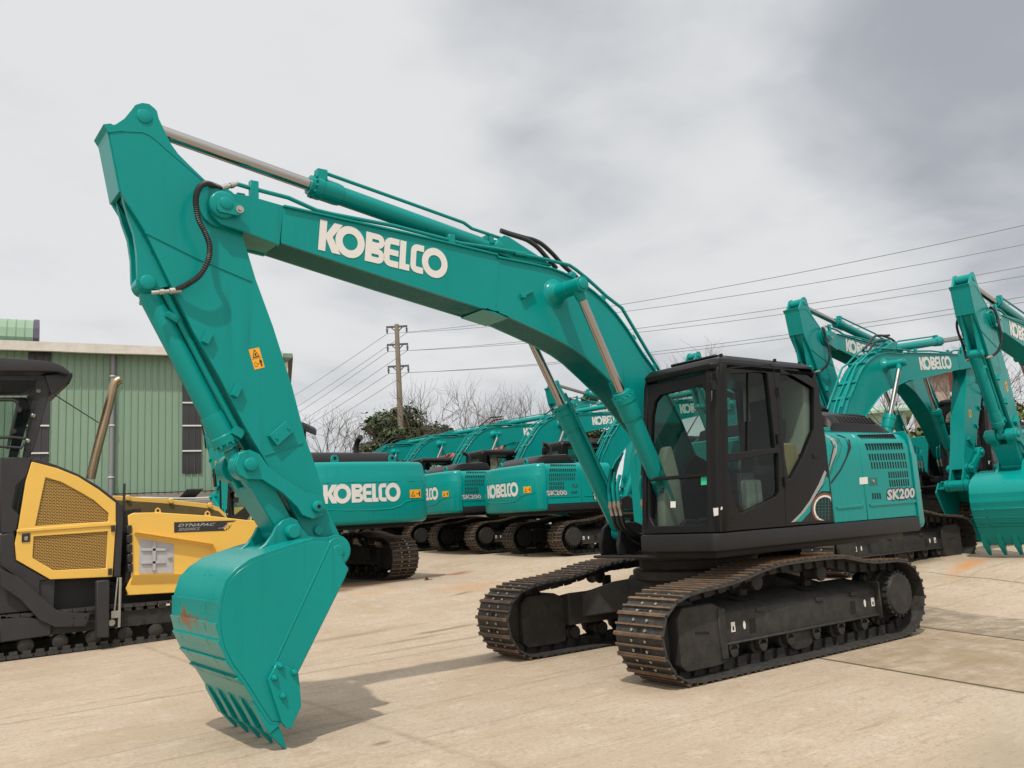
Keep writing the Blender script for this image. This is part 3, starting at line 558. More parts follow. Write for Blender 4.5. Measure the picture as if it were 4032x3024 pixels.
def make_upper(root):
    # deck: skirt frame round the upper structure
    b=MB()
    b.prism([(-2.44,-1.34),(-2.44,1.355),(1.20,1.355),(1.255,1.30),(1.255,.36),(.55,.36),(.55,-.62),(-.30,-.66),(-.30,-1.34)],1.125,1.292,'z')
    b.prism([(-2.3,-1.2),(-2.3,1.2),(1.1,1.2),(1.1,.4),(.5,.4),(.5,-.6),(-.35,-.7),(-.35,-1.2)],1.05,1.13,'z')
    o=b.build('deck',M['deck'],root,bevel=.022,seg=2)
    c=MB()
    for y in (.30,.58,-.30,-.58): c.prism([(.50,1.05),(.94,1.07),(.96,1.18),(.90,1.36),(.80,1.43),(.66,1.42),(.50,1.36)],y-.025,y+.025,'y')
    for y in (.255,-.255): c.prism([(-.25,1.25),(.62,1.25),(.50,1.66),(.36,2.02),(.20,2.13),(.02,2.06),(-.12,1.75)],y-.02,y+.02,'y')
    c.box((.78,0,1.055),(.46,1.3,.03))
    c.build('boom_bracket',M['deck'],root,bevel=.01)
    # engine bay covers: rounded shoulder section swept along the machine
    sec=[(0,1.295),(1.338,1.295),(1.34,1.9),(1.335,2.12),(1.31,2.21),(1.25,2.275),(1.16,2.305),(0,2.315)]
    def cover(x0,x1,sd,name,mt,ins=0): 
        q=MB(); q.rings([[(x,sd*(y-(ins if y>1.2 else 0)),z) for y,z in sec] for x in (x0,x1)]); return q.build(name,mt,root,bevel=.008)
    left=cover(-2.405,-1.352,1,'engine_cover',M['teal']); lf=cover(-1.346,-.70,1,'side_cover',M['teal'])
    right=cover(-2.405,-1.352,-1,'engine_cover',M['teal']); rf=cover(-1.346,-.36,-1,'side_cover',M['teal'])
    # dark slots, badge, lock, stickers and swoosh on each side
    def sideparts(par,par2,sd):
        if sd>0: put=lambda reg,pl:S(reg,pl,1.341)
        else:    put=lambda reg,pl:S(reg,pl,1.341)
        YY=1.3405*sd
        def slot(h,x,z,w,hh,sl):
            p=[(x-w/2-sl*hh/2,z+hh/2),(x+w/2-sl*hh/2,z+hh/2),(x+w/2+sl*hh/2,z-hh/2),(x-w/2+sl*hh/2,z-hh/2)]
            if z>2.14: h.add([(px,sd*(1.335-.35*max(0,(pz-2.12))+.006),pz) for px,pz in p]+[(px,sd*(1.30-.35*max(0,(pz-2.12))),pz) for px,pz in p],[(0,1,2,3),(0,1,5,4),(1,2,6,5),(2,3,7,6),(3,0,4,7)])
            else: h.prism(p,sd*1.330,YY+.0008*sd,'y')
        for (u0,u1,v,n,hh,sl) in ((892,1185,483,14,.062,-.30),(918,1222,569,14,.074,-.14),(942,1243,660,14,.076,-.08),(958,1256,733,14,.078,-.06),(1109,1268,815,9,.074,-.05),(1118,1276,887,9,.078,-.05),(968,1030,1003,4,.068,0)):
            a=put('g',[(u0,v+ (0 if n<9 else 4))])[0]; c_=put('g',[(u1,v-(4 if n>4 else 2))])[0]
            h=MB()
            for i in range(n):
                k=i/(n-1); slot(h,a[0]+(c_[0]-a[0])*k,a[1]+(c_[1]-a[1])*k,.026,hh,sl)
            h.build('louvre',M['hole'],par,bevel=0,smooth=False)
        # badge
        q=put('g',[(1090,1042),(1332,1020),(1090,945)]); A=Vector(q[0]);ex=Vector(q[1])-A;ey=Vector(q[2])-A
        for nm,mt,g,yo,bd in (('badge_outline',M['ink'],.03,.0012,.10),('badge',M['badge'],0,.0024,.045)):
            mx_,my_=(.022,.11) if g else (0,0)
            f=lambda x,y,sd=sd,yo=yo,mx_=mx_,my_=my_:(lambda q:(q.x,sd*(1.3400+yo),q.y))(A+ex*((x if sd>0 else 1-x)*(1+2*mx_)-mx_)+ey*(y*(1+2*my_)-my_))
            put_font(nm,'SK200',f,mt,par,bold=bd,spacing=1.02)
        l=MB(); pl=put('g',[(932,842),(1005,838),(1008,905),(936,912)]); l.prism(pl,sd*1.335,sd*1.3415,'y',0); x,z=put('g',[(968,872)])[0]; l.cyl((x,sd*1.34,z),(x,sd*1.35,z),.018,n=12,m=1)
        l.build('door_lock',[M['teal_dark'],M['steel']],par,smooth=False)
        if sd>0:
            k=MB(); k.prism(put('g',[(850,842),(918,836),(923,896),(853,902)]),1.340,1.343,'y'); k.build('paper_note',M['white'],par,smooth=False)
        rb=MB()
        for pl in ([(935,1070),(1340,1035),(1346,1052),(1335,1060),(950,1092),(938,1085)],): rb.prism(put('g',pl),sd*1.336,sd*1.349,'y')
        rb.build('pressed_rib',M['teal'],par,bevel=.003)
        rb=MB(); rb.prism(put('g',[(648,1095),(868,1072),(880,1050),(884,1080),(870,1098),(655,1118)]),sd*1.336,sd*1.349,'y'); rb.build('pressed_rib',M['teal'],par2,bevel=.003)
        w=MB()
        lim=lambda pts:[(max(-2.39,min(-.705,x)),z) for x,z in pts]
        D=lambda pl,m,e=.0016:w.prism(lim(put('g',pl)),sd*1.3395,sd*(1.3400+e),'y',m)
        def Dz(pl,m,e):
            P=lim(put('g',pl)); vs=[]
            def Y(z): return 1.3400+e-.0 if z<=2.12 else (1.335-(z-2.12)*.28+e+.004 if z<=2.21 else 1.31-(z-2.21)*.9+e+.004)
            w.add([(x,sd*Y(z),z) for x,z in P],[tuple(range(len(P)))],m)
        Dz([(690,460),(720,462),(750,480),(780,515),(777,580),(738,680),(690,780),(603,900),(600,880),(680,770),(730,670),(752,590),(755,520),(735,485)],0,.0022)
        Dz([(598,460),(640,500),(660,560),(648,630),(600,740),(585,780),(580,760),(612,650),(628,580),(620,522),(588,462)],1,.0030)
        Dz([(548,458),(588,462),(620,522),(628,580),(612,650),(580,760),(560,745)],0,.0018)
        Dz([(640,470),(690,500),(700,560),(680,640),(630,750),(590,830),(590,790),(645,650),(665,560)],2,.0014)
        if sd<0:
            cx,cz=-.80,1.47
            for r0,r1,m in ((0,.135,2),(.135,.165,3),(.165,.20,0)):
                for i in range(18):
                    t0=PI*1.25*(i/18)-PI*.05;t1=PI*1.25*((i+1)/18)-PI*.05
                    q=[(cx+r*math.cos(t)*1.05,max(1.30,cz+r*math.sin(t)*1.2)) for r,t in ((r0,t0),(r0,t1),(r1,t1),(r1,t0))]; w.add([(x,-1.3412,z) for x,z in q],[(0,1,2,3)],m)
        w.build('stripe_decal',[M['deck'],M['grey'],M['teal_dark'],M['white']],par2,smooth=False)
    sideparts(left,lf,1); sideparts(right,rf,-1)
    # hood over the engine
    hd=MB()
    hs=[(-1.14,2.31),(-1.16,2.42),(-1.22,2.55),(-1.36,2.575),(-2.05,2.555),(-2.20,2.52),(-2.36,2.40),(-2.42,2.31)]
    hd.rings([[(x,y,2.31+(z-2.31)*k) for x,z in hs] for y,k in ((1.13,.0),(1.12,.40),(1.04,.80),(.90,1.0),(-.72,1.0),(-.84,.90),(-.90,.2))])
    ho=hd.build('engine_hood',M['black'],root,bevel=.012,seg=2)
    sl=MB()
    for i in range(10):
        x=-1.36-i*.078; sl.box((x,.975,2.31+.25*.895),(.036,.105,.014),M=Matrix.Rotation(math.atan2(.05,-.14),3,'X')); sl.box((x-.05,1.082,2.31+.25*.605),(.036,.100,.014),M=Matrix.Rotation(math.atan2(.10,-.08),3,'X'))
    sl.build('hood_slot',M['hole'],ho,smooth=False)
    e=MB(); e.tube([(-1.55,-.35,2.54),(-1.55,-.35,2.72),(-1.60,-.35,2.80),(-1.68,-.35,2.86),(-1.76,-.35,2.89)],.055,14); e.build('exhaust_pipe',M['rubber'],root)
    e=MB(); e.lathe((-.92,1.02,2.31),(-.92,1.02,2.62),[(0,.09),(.13,.09),(.14,.115),(.25,.115),(.28,.09),(.31,.03)],18); e.build('air_cleaner_cap',M['deck'],root)
    e=MB(); e.box((-.95,.2,2.33),(.35,1.9,.06)); e.build('top_cover',M['teal'],root,bevel=.015)
    # counterweight
    half=[(-2.425,1.358),(-2.56,1.345),(-2.66,1.27),(-2.715,1.10),(-2.77,.75),(-2.80,.35)]
    plan=half+[(-2.805,0)]+[(x,-y) for x,y in half[::-1]]
    def ring(z,ins): return [(x+(ins if x<-2.43 else 0), y*(1-ins/1.4) if x<-2.43 else y*(1-ins*.55/1.4), z) for x,y in plan]
    b=MB(); b.rings([ring(1.14,.07),ring(1.17,.015),ring(1.22,0),ring(2.02,0),ring(2.05,.012),ring(2.22,.03),ring(2.28,.05),ring(2.315,.10)])
    cw=b.build('counterweight',M['teal'],root,bevel=.006,ang=40)
    def onrear(y,z,e=.003):                                # point on the rear face
        pl=sorted([(yy,xx) for xx,yy in plan[1:-1]]); 
        for i in range(len(pl)-1):
            if pl[i][0]<=y<=pl[i+1][0]:
                k=(y-pl[i][0])/(pl[i+1][0]-pl[i][0]); x=pl[i][1]+(pl[i+1][1]-pl[i][1])*k; break
        else: x=-2.5
        return (x-e,y,z)
    q,w_=wordmark(); H_=.34; W_=H_*w_*.96; y0=.98
    fine=[]
    for p in q:
        xs=[u for u,v in p]
        fine.append(p)
    put_polys('logo',fine,lambda x,y:onrear(y0-W_*x/w_,1.55+H_*y,.006),M['white'],cw)
    wl=MB(); yy=-.98; wl.add([onrear(yy+.14,1.60,.012),onrear(yy-.14,1.60,.014),onrear(yy-.14,1.76,.014),onrear(yy+.14,1.76,.012)],[(0,1,2,3)],0)
    wl.add([onrear(yy+.11,1.63,.016),onrear(yy+.01,1.63,.016),onrear(yy+.06,1.73,.016)],[(0,1,2)],1); wl.add([onrear(yy+.09,1.642,.019),onrear(yy+.03,1.642,.019),onrear(yy+.06,1.705,.019)],[(0,1,2)],0)
    wl.add([onrear(yy-.02,1.675,.017),onrear(yy-.09,1.675,.018),onrear(yy-.09,1.685,.018),onrear(yy-.02,1.685,.017)],[(0,1,2,3)],1); wl.add([onrear(yy-.09,1.63,.018),onrear(yy-.115,1.63,.018),onrear(yy-.115,1.73,.018),onrear(yy-.09,1.73,.018)],[(0,1,2,3)],1)
    wl.build('warning_label',[M['orange'],M['ink']],cw,smooth=False)
    g=MB(); P=[onrear(y,z,.0) for y,z in [(1.2,1.47),(.9,1.44),(.5,1.41),(0,1.40),(-.4,1.41),(-.62,1.46),(-.72,1.53),(-.9,1.56),(-1.15,1.565),(-1.22,1.60),(-1.22,1.90)]]; g.tube(P,.012,6); g.tube([onrear(y,1.93,0) for y in (1.2,.9,.4,0,-.4,-.9,-1.2)],.008,6); g.build('pressed_line',M['teal'],cw)
    for y in (.62,-.62):
        l=MB(); l.prism([(y-.075,2.30),(y+.075,2.30),(y+.075,2.40),(y+.045,2.455),(y,2.47),(y-.045,2.455),(y-.075,2.40)],-2.52,-2.48,'x'); l.cyl((-2.524,y,2.40),(-2.476,y,2.40),.032,n=14,m=1); l.build('lifting_eye',[M['teal'],M['hole']],cw,smooth=False)

def make_cab(root):
    fr=lambda y,z,d:(1.19-(z-1.31)*.118-d,y,z)
    b=MB()
    # left side with door and quarter windows
    out=[(1.185,1.30),(1.19,1.5),(1.085,2.35),(1.015,2.82),(.985,2.90),(.90,2.96),(-.58,2.97),(-.66,2.93),(-.685,2.80),(-.725,1.95),(-.70,1.30)]
    w1=S('f',[(850,262),(872,226),(1115,208),(1143,224),(1205,762),(822,808)],1.33)
    w2=S('f',[(826,872),(1222,798),(1234,1082),(1216,1112),(958,1238),(932,1226),(890,1080),(862,950)],1.33)
    w3=S('f',[(1232,262),(1245,182),(1462,172),(1484,330),(1482,630),(1400,830),(1322,980),(1300,992),(1272,830)],1.33)
    b.holed([out,w1,w2,w3],1.275,1.335,lambda p,q,a:(p,a,q))
    b.holed([out,[(-.50,1.95),(-.50,2.84),(-.42,2.88),(.86,2.86),(1.02,1.95),(1.0,1.75),(-.42,1.75)]],.345,.40,lambda p,q,a:(p,a,q))
    # windscreen frame
    wo=[(.345,1.30),(1.275,1.30),(1.275,2.86),(.345,2.86)]
    wu=[(.425,1.87),(1.205,1.87),(1.185,2.66),(1.14,2.74),(.58,2.72),(.50,2.66),(.455,2.50)]; wd=[(.50,1.375),(1.16,1.375),(1.215,1.45),(1.215,1.835),(.425,1.835),(.435,1.47)]
    b.holed([wo,wu,wd],0,.06,fr)
    # rear wall
    b.holed([[(.40,1.30),(1.275,1.30),(1.275,2.92),(.40,2.92)],[(.50,2.02),(1.18,2.02),(1.18,2.80),(.50,2.80)]],-.70,-.655,lambda p,q,a:(a,p,q))
    b.box((.24,.84,1.32),(1.86,.93,.03))
    o=b.build('cab',M['black'],root,bevel=.007,ang=35)
    r=MB()
    def rr(z,i,fx): return [(fx-i,.345+i+.05,z),(fx-i-.06,.345+i,z),(-.63+i,.345+i,z),(-.68+i,.395+i,z),(-.68+i,1.285-i,z),(-.63+i,1.335-i,z),(fx-i-.06,1.335-i,z),(fx-i,1.285-i,z)]
    r.rings([rr(2.88,0,1.03),rr(2.93,0,1.04),rr(2.99,.02,1.0),rr(3.035,.07,.86),rr(3.055,.16,.66)])
    r.build('cab_roof',M['black'],o,bevel=.01,seg=2,ang=40)
    h=MB(); h.box((.42,.84,3.055),(.72,.62,.03)); h.build('roof_hatch',M['black'],o,bevel=.012)
    # corner posts rounded
    p=MB()
    p.rings([[fr(1.20,z,-.012),fr(1.30,z,.012),fr(1.345,z,.06),fr(1.345,z,.15),fr(1.25,z,.15),fr(1.20,z,.05)] for z in (1.30,1.6,2.0,2.4,2.8,2.93)])
    p.build('corner_post',M['black'],o,bevel=.006)
    d=MB()                                                  # door skin: raised rim lines, seams
    def strip(pl,w,y0,y1,dst=d):
        P=S('f',pl,1.335); V=[Vector(q) for q in P]
        for i in range(len(V)-1):
            t=(V[i+1]-V[i]).normalized(); n=Vector((-t.y,t.x))*w/2; a=V[i]-t*w*.3; c=V[i+1]+t*w*.3
            dst.prism([tuple(a-n),tuple(c-n),tuple(c+n),tuple(a+n)],y0,y1,'y')
    strip([(805,1370),(795,1180),(800,800),(815,400),(835,220),(870,180),(1165,158),(1190,170),(1225,500),(1270,1000),(1285,1330)],.012,1.333,1.3375)
    d.build('door_seam',M['hole'],o,smooth=False)
    k=MB(); pl=S('f',[(842,1195),(900,1188),(918,1210),(918,1290),(905,1305),(852,1300),(840,1280)],1.336); k.prism(pl,1.334,1.3385,'y',0)
    pl=S('f',[(855,1210),(898,1205),(905,1220),(905,1270),(858,1275)],1.34); k.prism(pl,1.338,1.342,'y',1); k.build('door_handle',[M['hole'],M['black']],o,smooth=False)
    for x,y in ((1272,1010),(1222,360),(1222,700)):
        k=MB(); X,Z=S('f',[(x,y)],1.34)[0]; k.cyl((X,1.345,Z-.05),(X,1.345,Z+.05),.015,n=8); k.build('door_hinge',M['black'],o)
    X,Z=S('f',[(745,310)],1.36)[0]; k=MB(); k.box((X,1.36,Z),(.07,.05,.09)); k.tube([(X+.02,1.37,Z),(X+.01,1.37,Z+.12),(X-.05,1.37,Z+.13),(X-.06,1.37,Z+.02)],.009,6); k.build('lamp_bracket',M['black'],o,bevel=.003)
    X,Z=S('f',[(1497,822)],1.336)[0]; k=MB(); k.prism([(X-.05,Z-.025),(X+.05,Z-.025),(X+.05,Z+.025),(X-.05,Z+.025)],1.33,1.345,'y'); k.build('door_stop',M['hole'],o,bevel=.003)
    for X,Y in ((.80,1.24),(-.05,1.26),(-.52,1.24)): k=MB(); k.cyl((X,Y,2.98),(X,Y,3.055),.018,n=8); k.build('roof_stud',M['black'],o)
    g=MB(); I=lambda l:[(x,z) for x,z in l]
    for w in (w1,w2,w3): g.add([(x,1.302,z) for x,z in w],[tuple(range(len(w)))])
    g.build('side_window',M['glass'],o,smooth=False)
    g=MB(); g.add([fr(y,z,.03) for y,z in wu],[tuple(range(len(wu)))]); g.add([fr(y,z,.03) for y,z in wd],[tuple(range(len(wd)))]); g.build('windscreen',M['glass'],o,smooth=False)
    g=MB(); g.add([(-.50,.372,1.75),(-.50,.372,2.86),(.88,.372,2.86),(1.0,.372,1.75)],[(0,1,2,3)]); g.build('off_side_window',M['glass'],o,smooth=False)
    g=MB(); g.add([(-.68,.50,2.02),(-.68,1.18,2.02),(-.68,1.18,2.80),(-.68,.50,2.80)],[(0,1,2,3)]); g.build('rear_window',M['glass'],o,smooth=False)
    g=MB(); (x0,z0),(x1,z1)=S('f',[(1008,212),(1003,790)],1.31); g.prism([(x0-.009,z0),(x0+.009,z0),(x1+.009,z1),(x1-.009,z1)],1.296,1.318,'y'); g.build('window_divider',M['black'],o)
    # wiper, stickers
    k=MB(); k.tube([fr(.385,2.32,-.03),fr(.37,1.95,-.035)],.010,6); k.bar(fr(.385,2.35,-.03),fr(.36,1.90,-.03),.035,.03); k.build('wiper',M['rubber'],o)
    k=MB(); k.add([fr(1.10,1.755,.026),fr(1.19,1.755,.026),fr(1.19,1.845,.026),fr(1.10,1.845,.026)],[(0,1,2,3)]); k.build('green_sticker',M['green_tag'],o,smooth=False)
    k=MB(); k.add([fr(.70,1.555,.026),fr(.77,1.553,.026),fr(.77,1.615,.026),fr(.70,1.617,.026)],[(0,1,2,3)])
    pl=S('f',[(752,1200),(790,1196),(790,1250),(758,1258)],1.348); k.add([(x,1.3475,z) for x,z in pl],[(0,1,2,3)]); pl=S('f',[(814,1190),(832,1188),(830,1206),(812,1214)],1.348); k.add([(x,1.3385,z) for x,z in pl],[(0,1,2,3)])
    k.build('white_sticker',M['white'],o,smooth=False)
    # swoosh and fan emblem on the rear quarter
    w=MB(); D=lambda pl,m,e:w.prism(S('g',pl,1.3365),1.3345,1.3365+e,'y',m)
    D([(555,790),(585,800),(604,1215),(345,1228),(258,1232),(340,1150),(420,1050),(500,900)],0,0)
    D([(560,830),(580,850),(590,960),(520,960),(450,1010),(425,1100),(420,1140),(345,1224),(285,1227),(370,1140),(440,1040),(520,900)],1,.0012)
    D([(548,780),(562,800),(525,900),(445,1035),(372,1140),(288,1227),(256,1231),(340,1150),(415,1048),(495,900)],5,.0020)
    cx,cy,rx,ry=548,1112,1,1.18
    def arc(r0,r1,m,e,a0=88,a1=268):
        for i in range(14):
            t0=RAD(a0+(a1-a0)*i/14);t1=RAD(a0+(a1-a0)*(i+1)/14)
            q=[(cx+r0*math.cos(t0),cy-ry*r0*math.sin(t0)),(cx+r0*math.cos(t1),cy-ry*r0*math.sin(t1)),(cx+r1*math.cos(t1),cy-ry*r1*math.sin(t1)),(cx+r1*math.cos(t0),cy-ry*r1*math.sin(t0))]
            q=[(min(600,x),min(1214,y)) for x,y in q]; 
            if abs(q[0][1]-q[1][1])+abs(q[0][0]-q[1][0])>.5: D(q,m,e)
    arc(0.1,86,1,.0030,20); arc(86,100,2,.0030,40); arc(100,116,3,.0030,45)
    for t in range(-2,3): D([(cx-80,cy+t*28),(cx+48,cy+t*28-3),(cx+48,cy+t*28),(cx-80,cy+t*28+3)],4,.0042)
    for t in range(-2,2): D([(cx+t*28,cy-88),(cx+t*28+3,cy-88),(cx+t*28+3,cy+96),(cx+t*28,cy+96)],4,.0040)
    w.build('stripe_decal',[M['deck'],M['teal'],M['white'],M['debris'],M['teal_dark'],M['grey']],o,smooth=False)
    # inside
    s=MB(); s.box((.02,.86,1.76),(.52,.50,.14)); s.box((-.24,.86,2.12),(.16,.48,.66),M=Matrix.Rotation(RAD(-10),3,'Y')); s.box((-.30,.86,2.56),(.11,.27,.22)); s.box((.02,.86,1.52),(.36,.36,.36))
    s.box((.10,1.15,1.88),(.42,.09,.10)); s.box((.10,.58,1.88),(.42,.09,.10)); s.cyl((.28,1.15,1.92),(.30,1.15,2.10),.022,n=8); s.cyl((.28,.58,1.92),(.30,.58,2.10),.022,n=8)
    s.build('operator_seat',M['seat'],o,bevel=.045,seg=3)
    s=MB(); s.prism([(1.06,1.34),(1.00,2.02),(.93,2.18),(.86,2.20),(.78,1.90),(.74,1.34)],.42,.54,'y'); s.box((.42,1.16,1.62),(.26,.08,.34)); s.prism([(-.62,1.34),(-.62,2.9),(-.52,2.9),(-.46,2.25),(-.30,2.0),(-.30,1.34)],.44,1.26,'y'); s.build('interior_trim',M['beige'],o,bevel=.03,seg=2)
    s=MB()
    for i in range(7): s.box((1.045-.012*i*.55,.49,1.72+i*.032),(.012,.09,.016))
    s.build('air_vent',M['hole'],o,smooth=False)
    s=MB(); s.box((-.15,1.24,1.95),(.26,.05,.42)); s.build('side_bin',M['tan'],o,bevel=.02)
    s=MB(); s.cyl((-.28,1.262,1.86),(-.33,1.262,2.02),.016,n=8); s.box((-.335,1.262,2.03),(.07,.02,.03)); s.build('glass_hammer',M['red'],o)
    s=MB(); 
    for y in (.78,.94): s.tube([(.62,y,1.35),(.60,y,1.62),(.57,y,1.80)],.014,6); s.box((.70,y,1.42),(.16,.09,.03))
    s.build('travel_lever',M['seat'],o)
    f=MB(); pts=[(.05,1.20),(.33,1.18),(.45,1.21),(.62,1.17)]
    f.rings([[(x,y+.02*((i*7+k*3)%3-1),z) for i,(x,y) in enumerate(pts)] for k,z in enumerate((1.38,1.5,1.62,1.74,1.86))],caps=False,closed=False); f.build('plastic_sheet',M['film'],o)
    return o

def make_excavator():
    root=empty('excavator',(0,0,0),PSI)
    make_undercarriage(root); make_upper(root); make_cab(root)
    make_boom(root); make_arm(root); make_linkage(root); make_bucket(root)
    for sd in (1,-1):
        hyd(root,'boom_cylinder',(.74,sd*.44,1.31),(2.02,sd*.50,3.80),1.62,.095,.045)
        b=MB(); b.tube([(.95,sd*.33,1.75),(1.25,sd*.34,2.35),(1.52,sd*.36,2.86)],.018,8); b.build('cylinder_pipe',M['teal'],root)
        for k in range(3):
            y=sd*(.32-.07*k); h=MB(); P=smooth_path([(.95,y,2.02-.04*k),(1.0,y,1.82),(1.0,y,1.66)],4); h.tube(P,.020,8); hh=h.build('swing_hose',M['teal'],root)
            e=MB(); e.lathe((1.0,y,1.66),(.97,y,1.50),[(0,.022),(.03,.022),(.031,.030),(.07,.030),(.08,.024),(.16,.024)],10); e.build('hose_fitting',M['steel'],hh)
            e=MB(); e.tube(smooth_path([(.97,y,1.52),(.93,y,1.38),(.78,y*.9,1.28),(.60,y*.8,1.27)],5),.023,8); e.build('rubber_end',M['rubber'],hh)
    hyd(root,'stick_cylinder',(2.68,0,4.225),(6.045,0,4.75),1.98,.085,.055)
    p=MB(); a=Vector((2.68,0,4.225)); d=(Vector((6.045,0,4.75))-a).normalized(); n=Vector((-d.z,0,d.x)); n=n if n.z>0 else -n
    P=[a+d*1.90+n*.13+Vector((0,.06,0)),a+d*1.0+n*.135+Vector((0,.07,0)),a+d*.40+n*.14+Vector((0,.07,0)),a+d*.30+n*.11+Vector((0,.07,0)),a+d*-.05+n*.12+Vector((0,.07,0))]
    p.tube(P,.017,8); p.box(a+d*1.90+n*.10+Vector((0,.05,0)),(.09,.08,.09)); p.box(a+d*.06+n*.08,(.05,.16,.10)); p.build('cylinder_pipe',M['teal'],root)
    hyd(root,'bucket_cylinder',(5.995,0,3.45),(5.275,0,2.06),1.40,.082,.045)
    p=MB(); a=Vector((5.995,0,3.45)); d=(Vector((5.275,0,2.06))-a).normalized(); n=Vector((d.z,0,-d.x)); n=n if n.x<0 else -n
    p.tube([a+n*.04+Vector((0,.10,-.02)),a+d*.12+n*.09+Vector((0,.07,0)),a+d*.8+n*.09+Vector((0,.07,0)),a+d*1.30+n*.10+Vector((0,.07,0))],.026,10); p.box(a+d*.30+n*.05,(.10,.20,.05),M=Matrix.Rotation(RAD(-27),3,'Y')); p.box(a+d*1.31+n*.09+Vector((0,.06,0)),(.09,.10,.07),M=Matrix.Rotation(RAD(-27),3,'Y')); p.build('cylinder_pipe',M['teal'],root)
    return root
EX=make_excavator()
GRP='green excavators parked in the yard'
tag(EX,'nearest teal excavator, standing alone on the open concrete with its bucket down in front','excavator',GRP)
YARD=[((-8.05,-11.15),-3.20,1.0,'nearest of the tail-first excavators, white lettered rear beside the near boom cylinders'),
      ((-7.82,-14.80),3.107,1.0,'tail-first excavator whose rear lettering is cut off by the counterweight in front'),
      ((-7.75,-18.5),3.13,1.0,'third teal excavator from the right in the tail-first row, hidden up to its boom'),
      ((-7.75,-22.3),3.12,1.0,'fourth teal excavator from the right in the tail-first row, only boom and roof showing'),
      ((-7.75,-26.1),3.14,1.0,'farthest teal excavator of the tail-first row, only its boom showing against the green tree'),
      ((-7.48,-3.34),-3.14,1.07,'teal excavator pointing right behind the near cab, its arched boom lettered in full'),
      ((-15.1,-8.6),.10,1.0,'teal excavator seen only through the windows of the near cab'),
      ((-21.1,-20.3),.10,1.24,'excavator whose pointed arm tip rises just left of the near boom cylinders'),
      ((-14.4,-1.30),.12,1.045,'teal excavator facing the camera at the right edge with its bucket curled on the ground'),
      ((-15.6,-5.20),.095,1.13,'teal excavator with arm raised over the near cab roof, body hidden behind it'),
      ((-.36,-12.32),-1.52,1.09,'teal excavator behind the yellow paver, its white lettered counterweight beside the near bucket arm')]
for (x,y),rz,s,lab in YARD:
    c=copy_tree(EX); c.location=(x,y,hgt(x,y)-.01); c.rotation_euler=(0,0,rz); c.scale=(s,s,s); tag(c,lab,'excavator',GRP)
    if s==1.09:                                             # this one carries a tall mirror post by its cab
        q=MB(); q.tube([(1.28,1.42,1.30),(1.30,1.44,2.55),(1.30,1.36,2.62)],.022,8); q.build('mirror_post',M['black'],c)
        q=MB(); q.prism([(1.40,2.12),(1.52,2.12),(1.60,2.52),(1.48,2.54)],1.46,1.50,'y'); q.box((1.36,1.46,2.4),(.18,.03,.03)); q.build('mirror',M['black'],c,bevel=.012)
    for p in c.children:
        if p.name.startswith('bucket') and p.type=='MESH':
            for q in [p]+[k for k in p.children if k.name.startswith('wear')]:
                for sl in q.material_slots:
                    if sl.material==M['rustteal']: sl.link='OBJECT'; sl.material=M['teal']

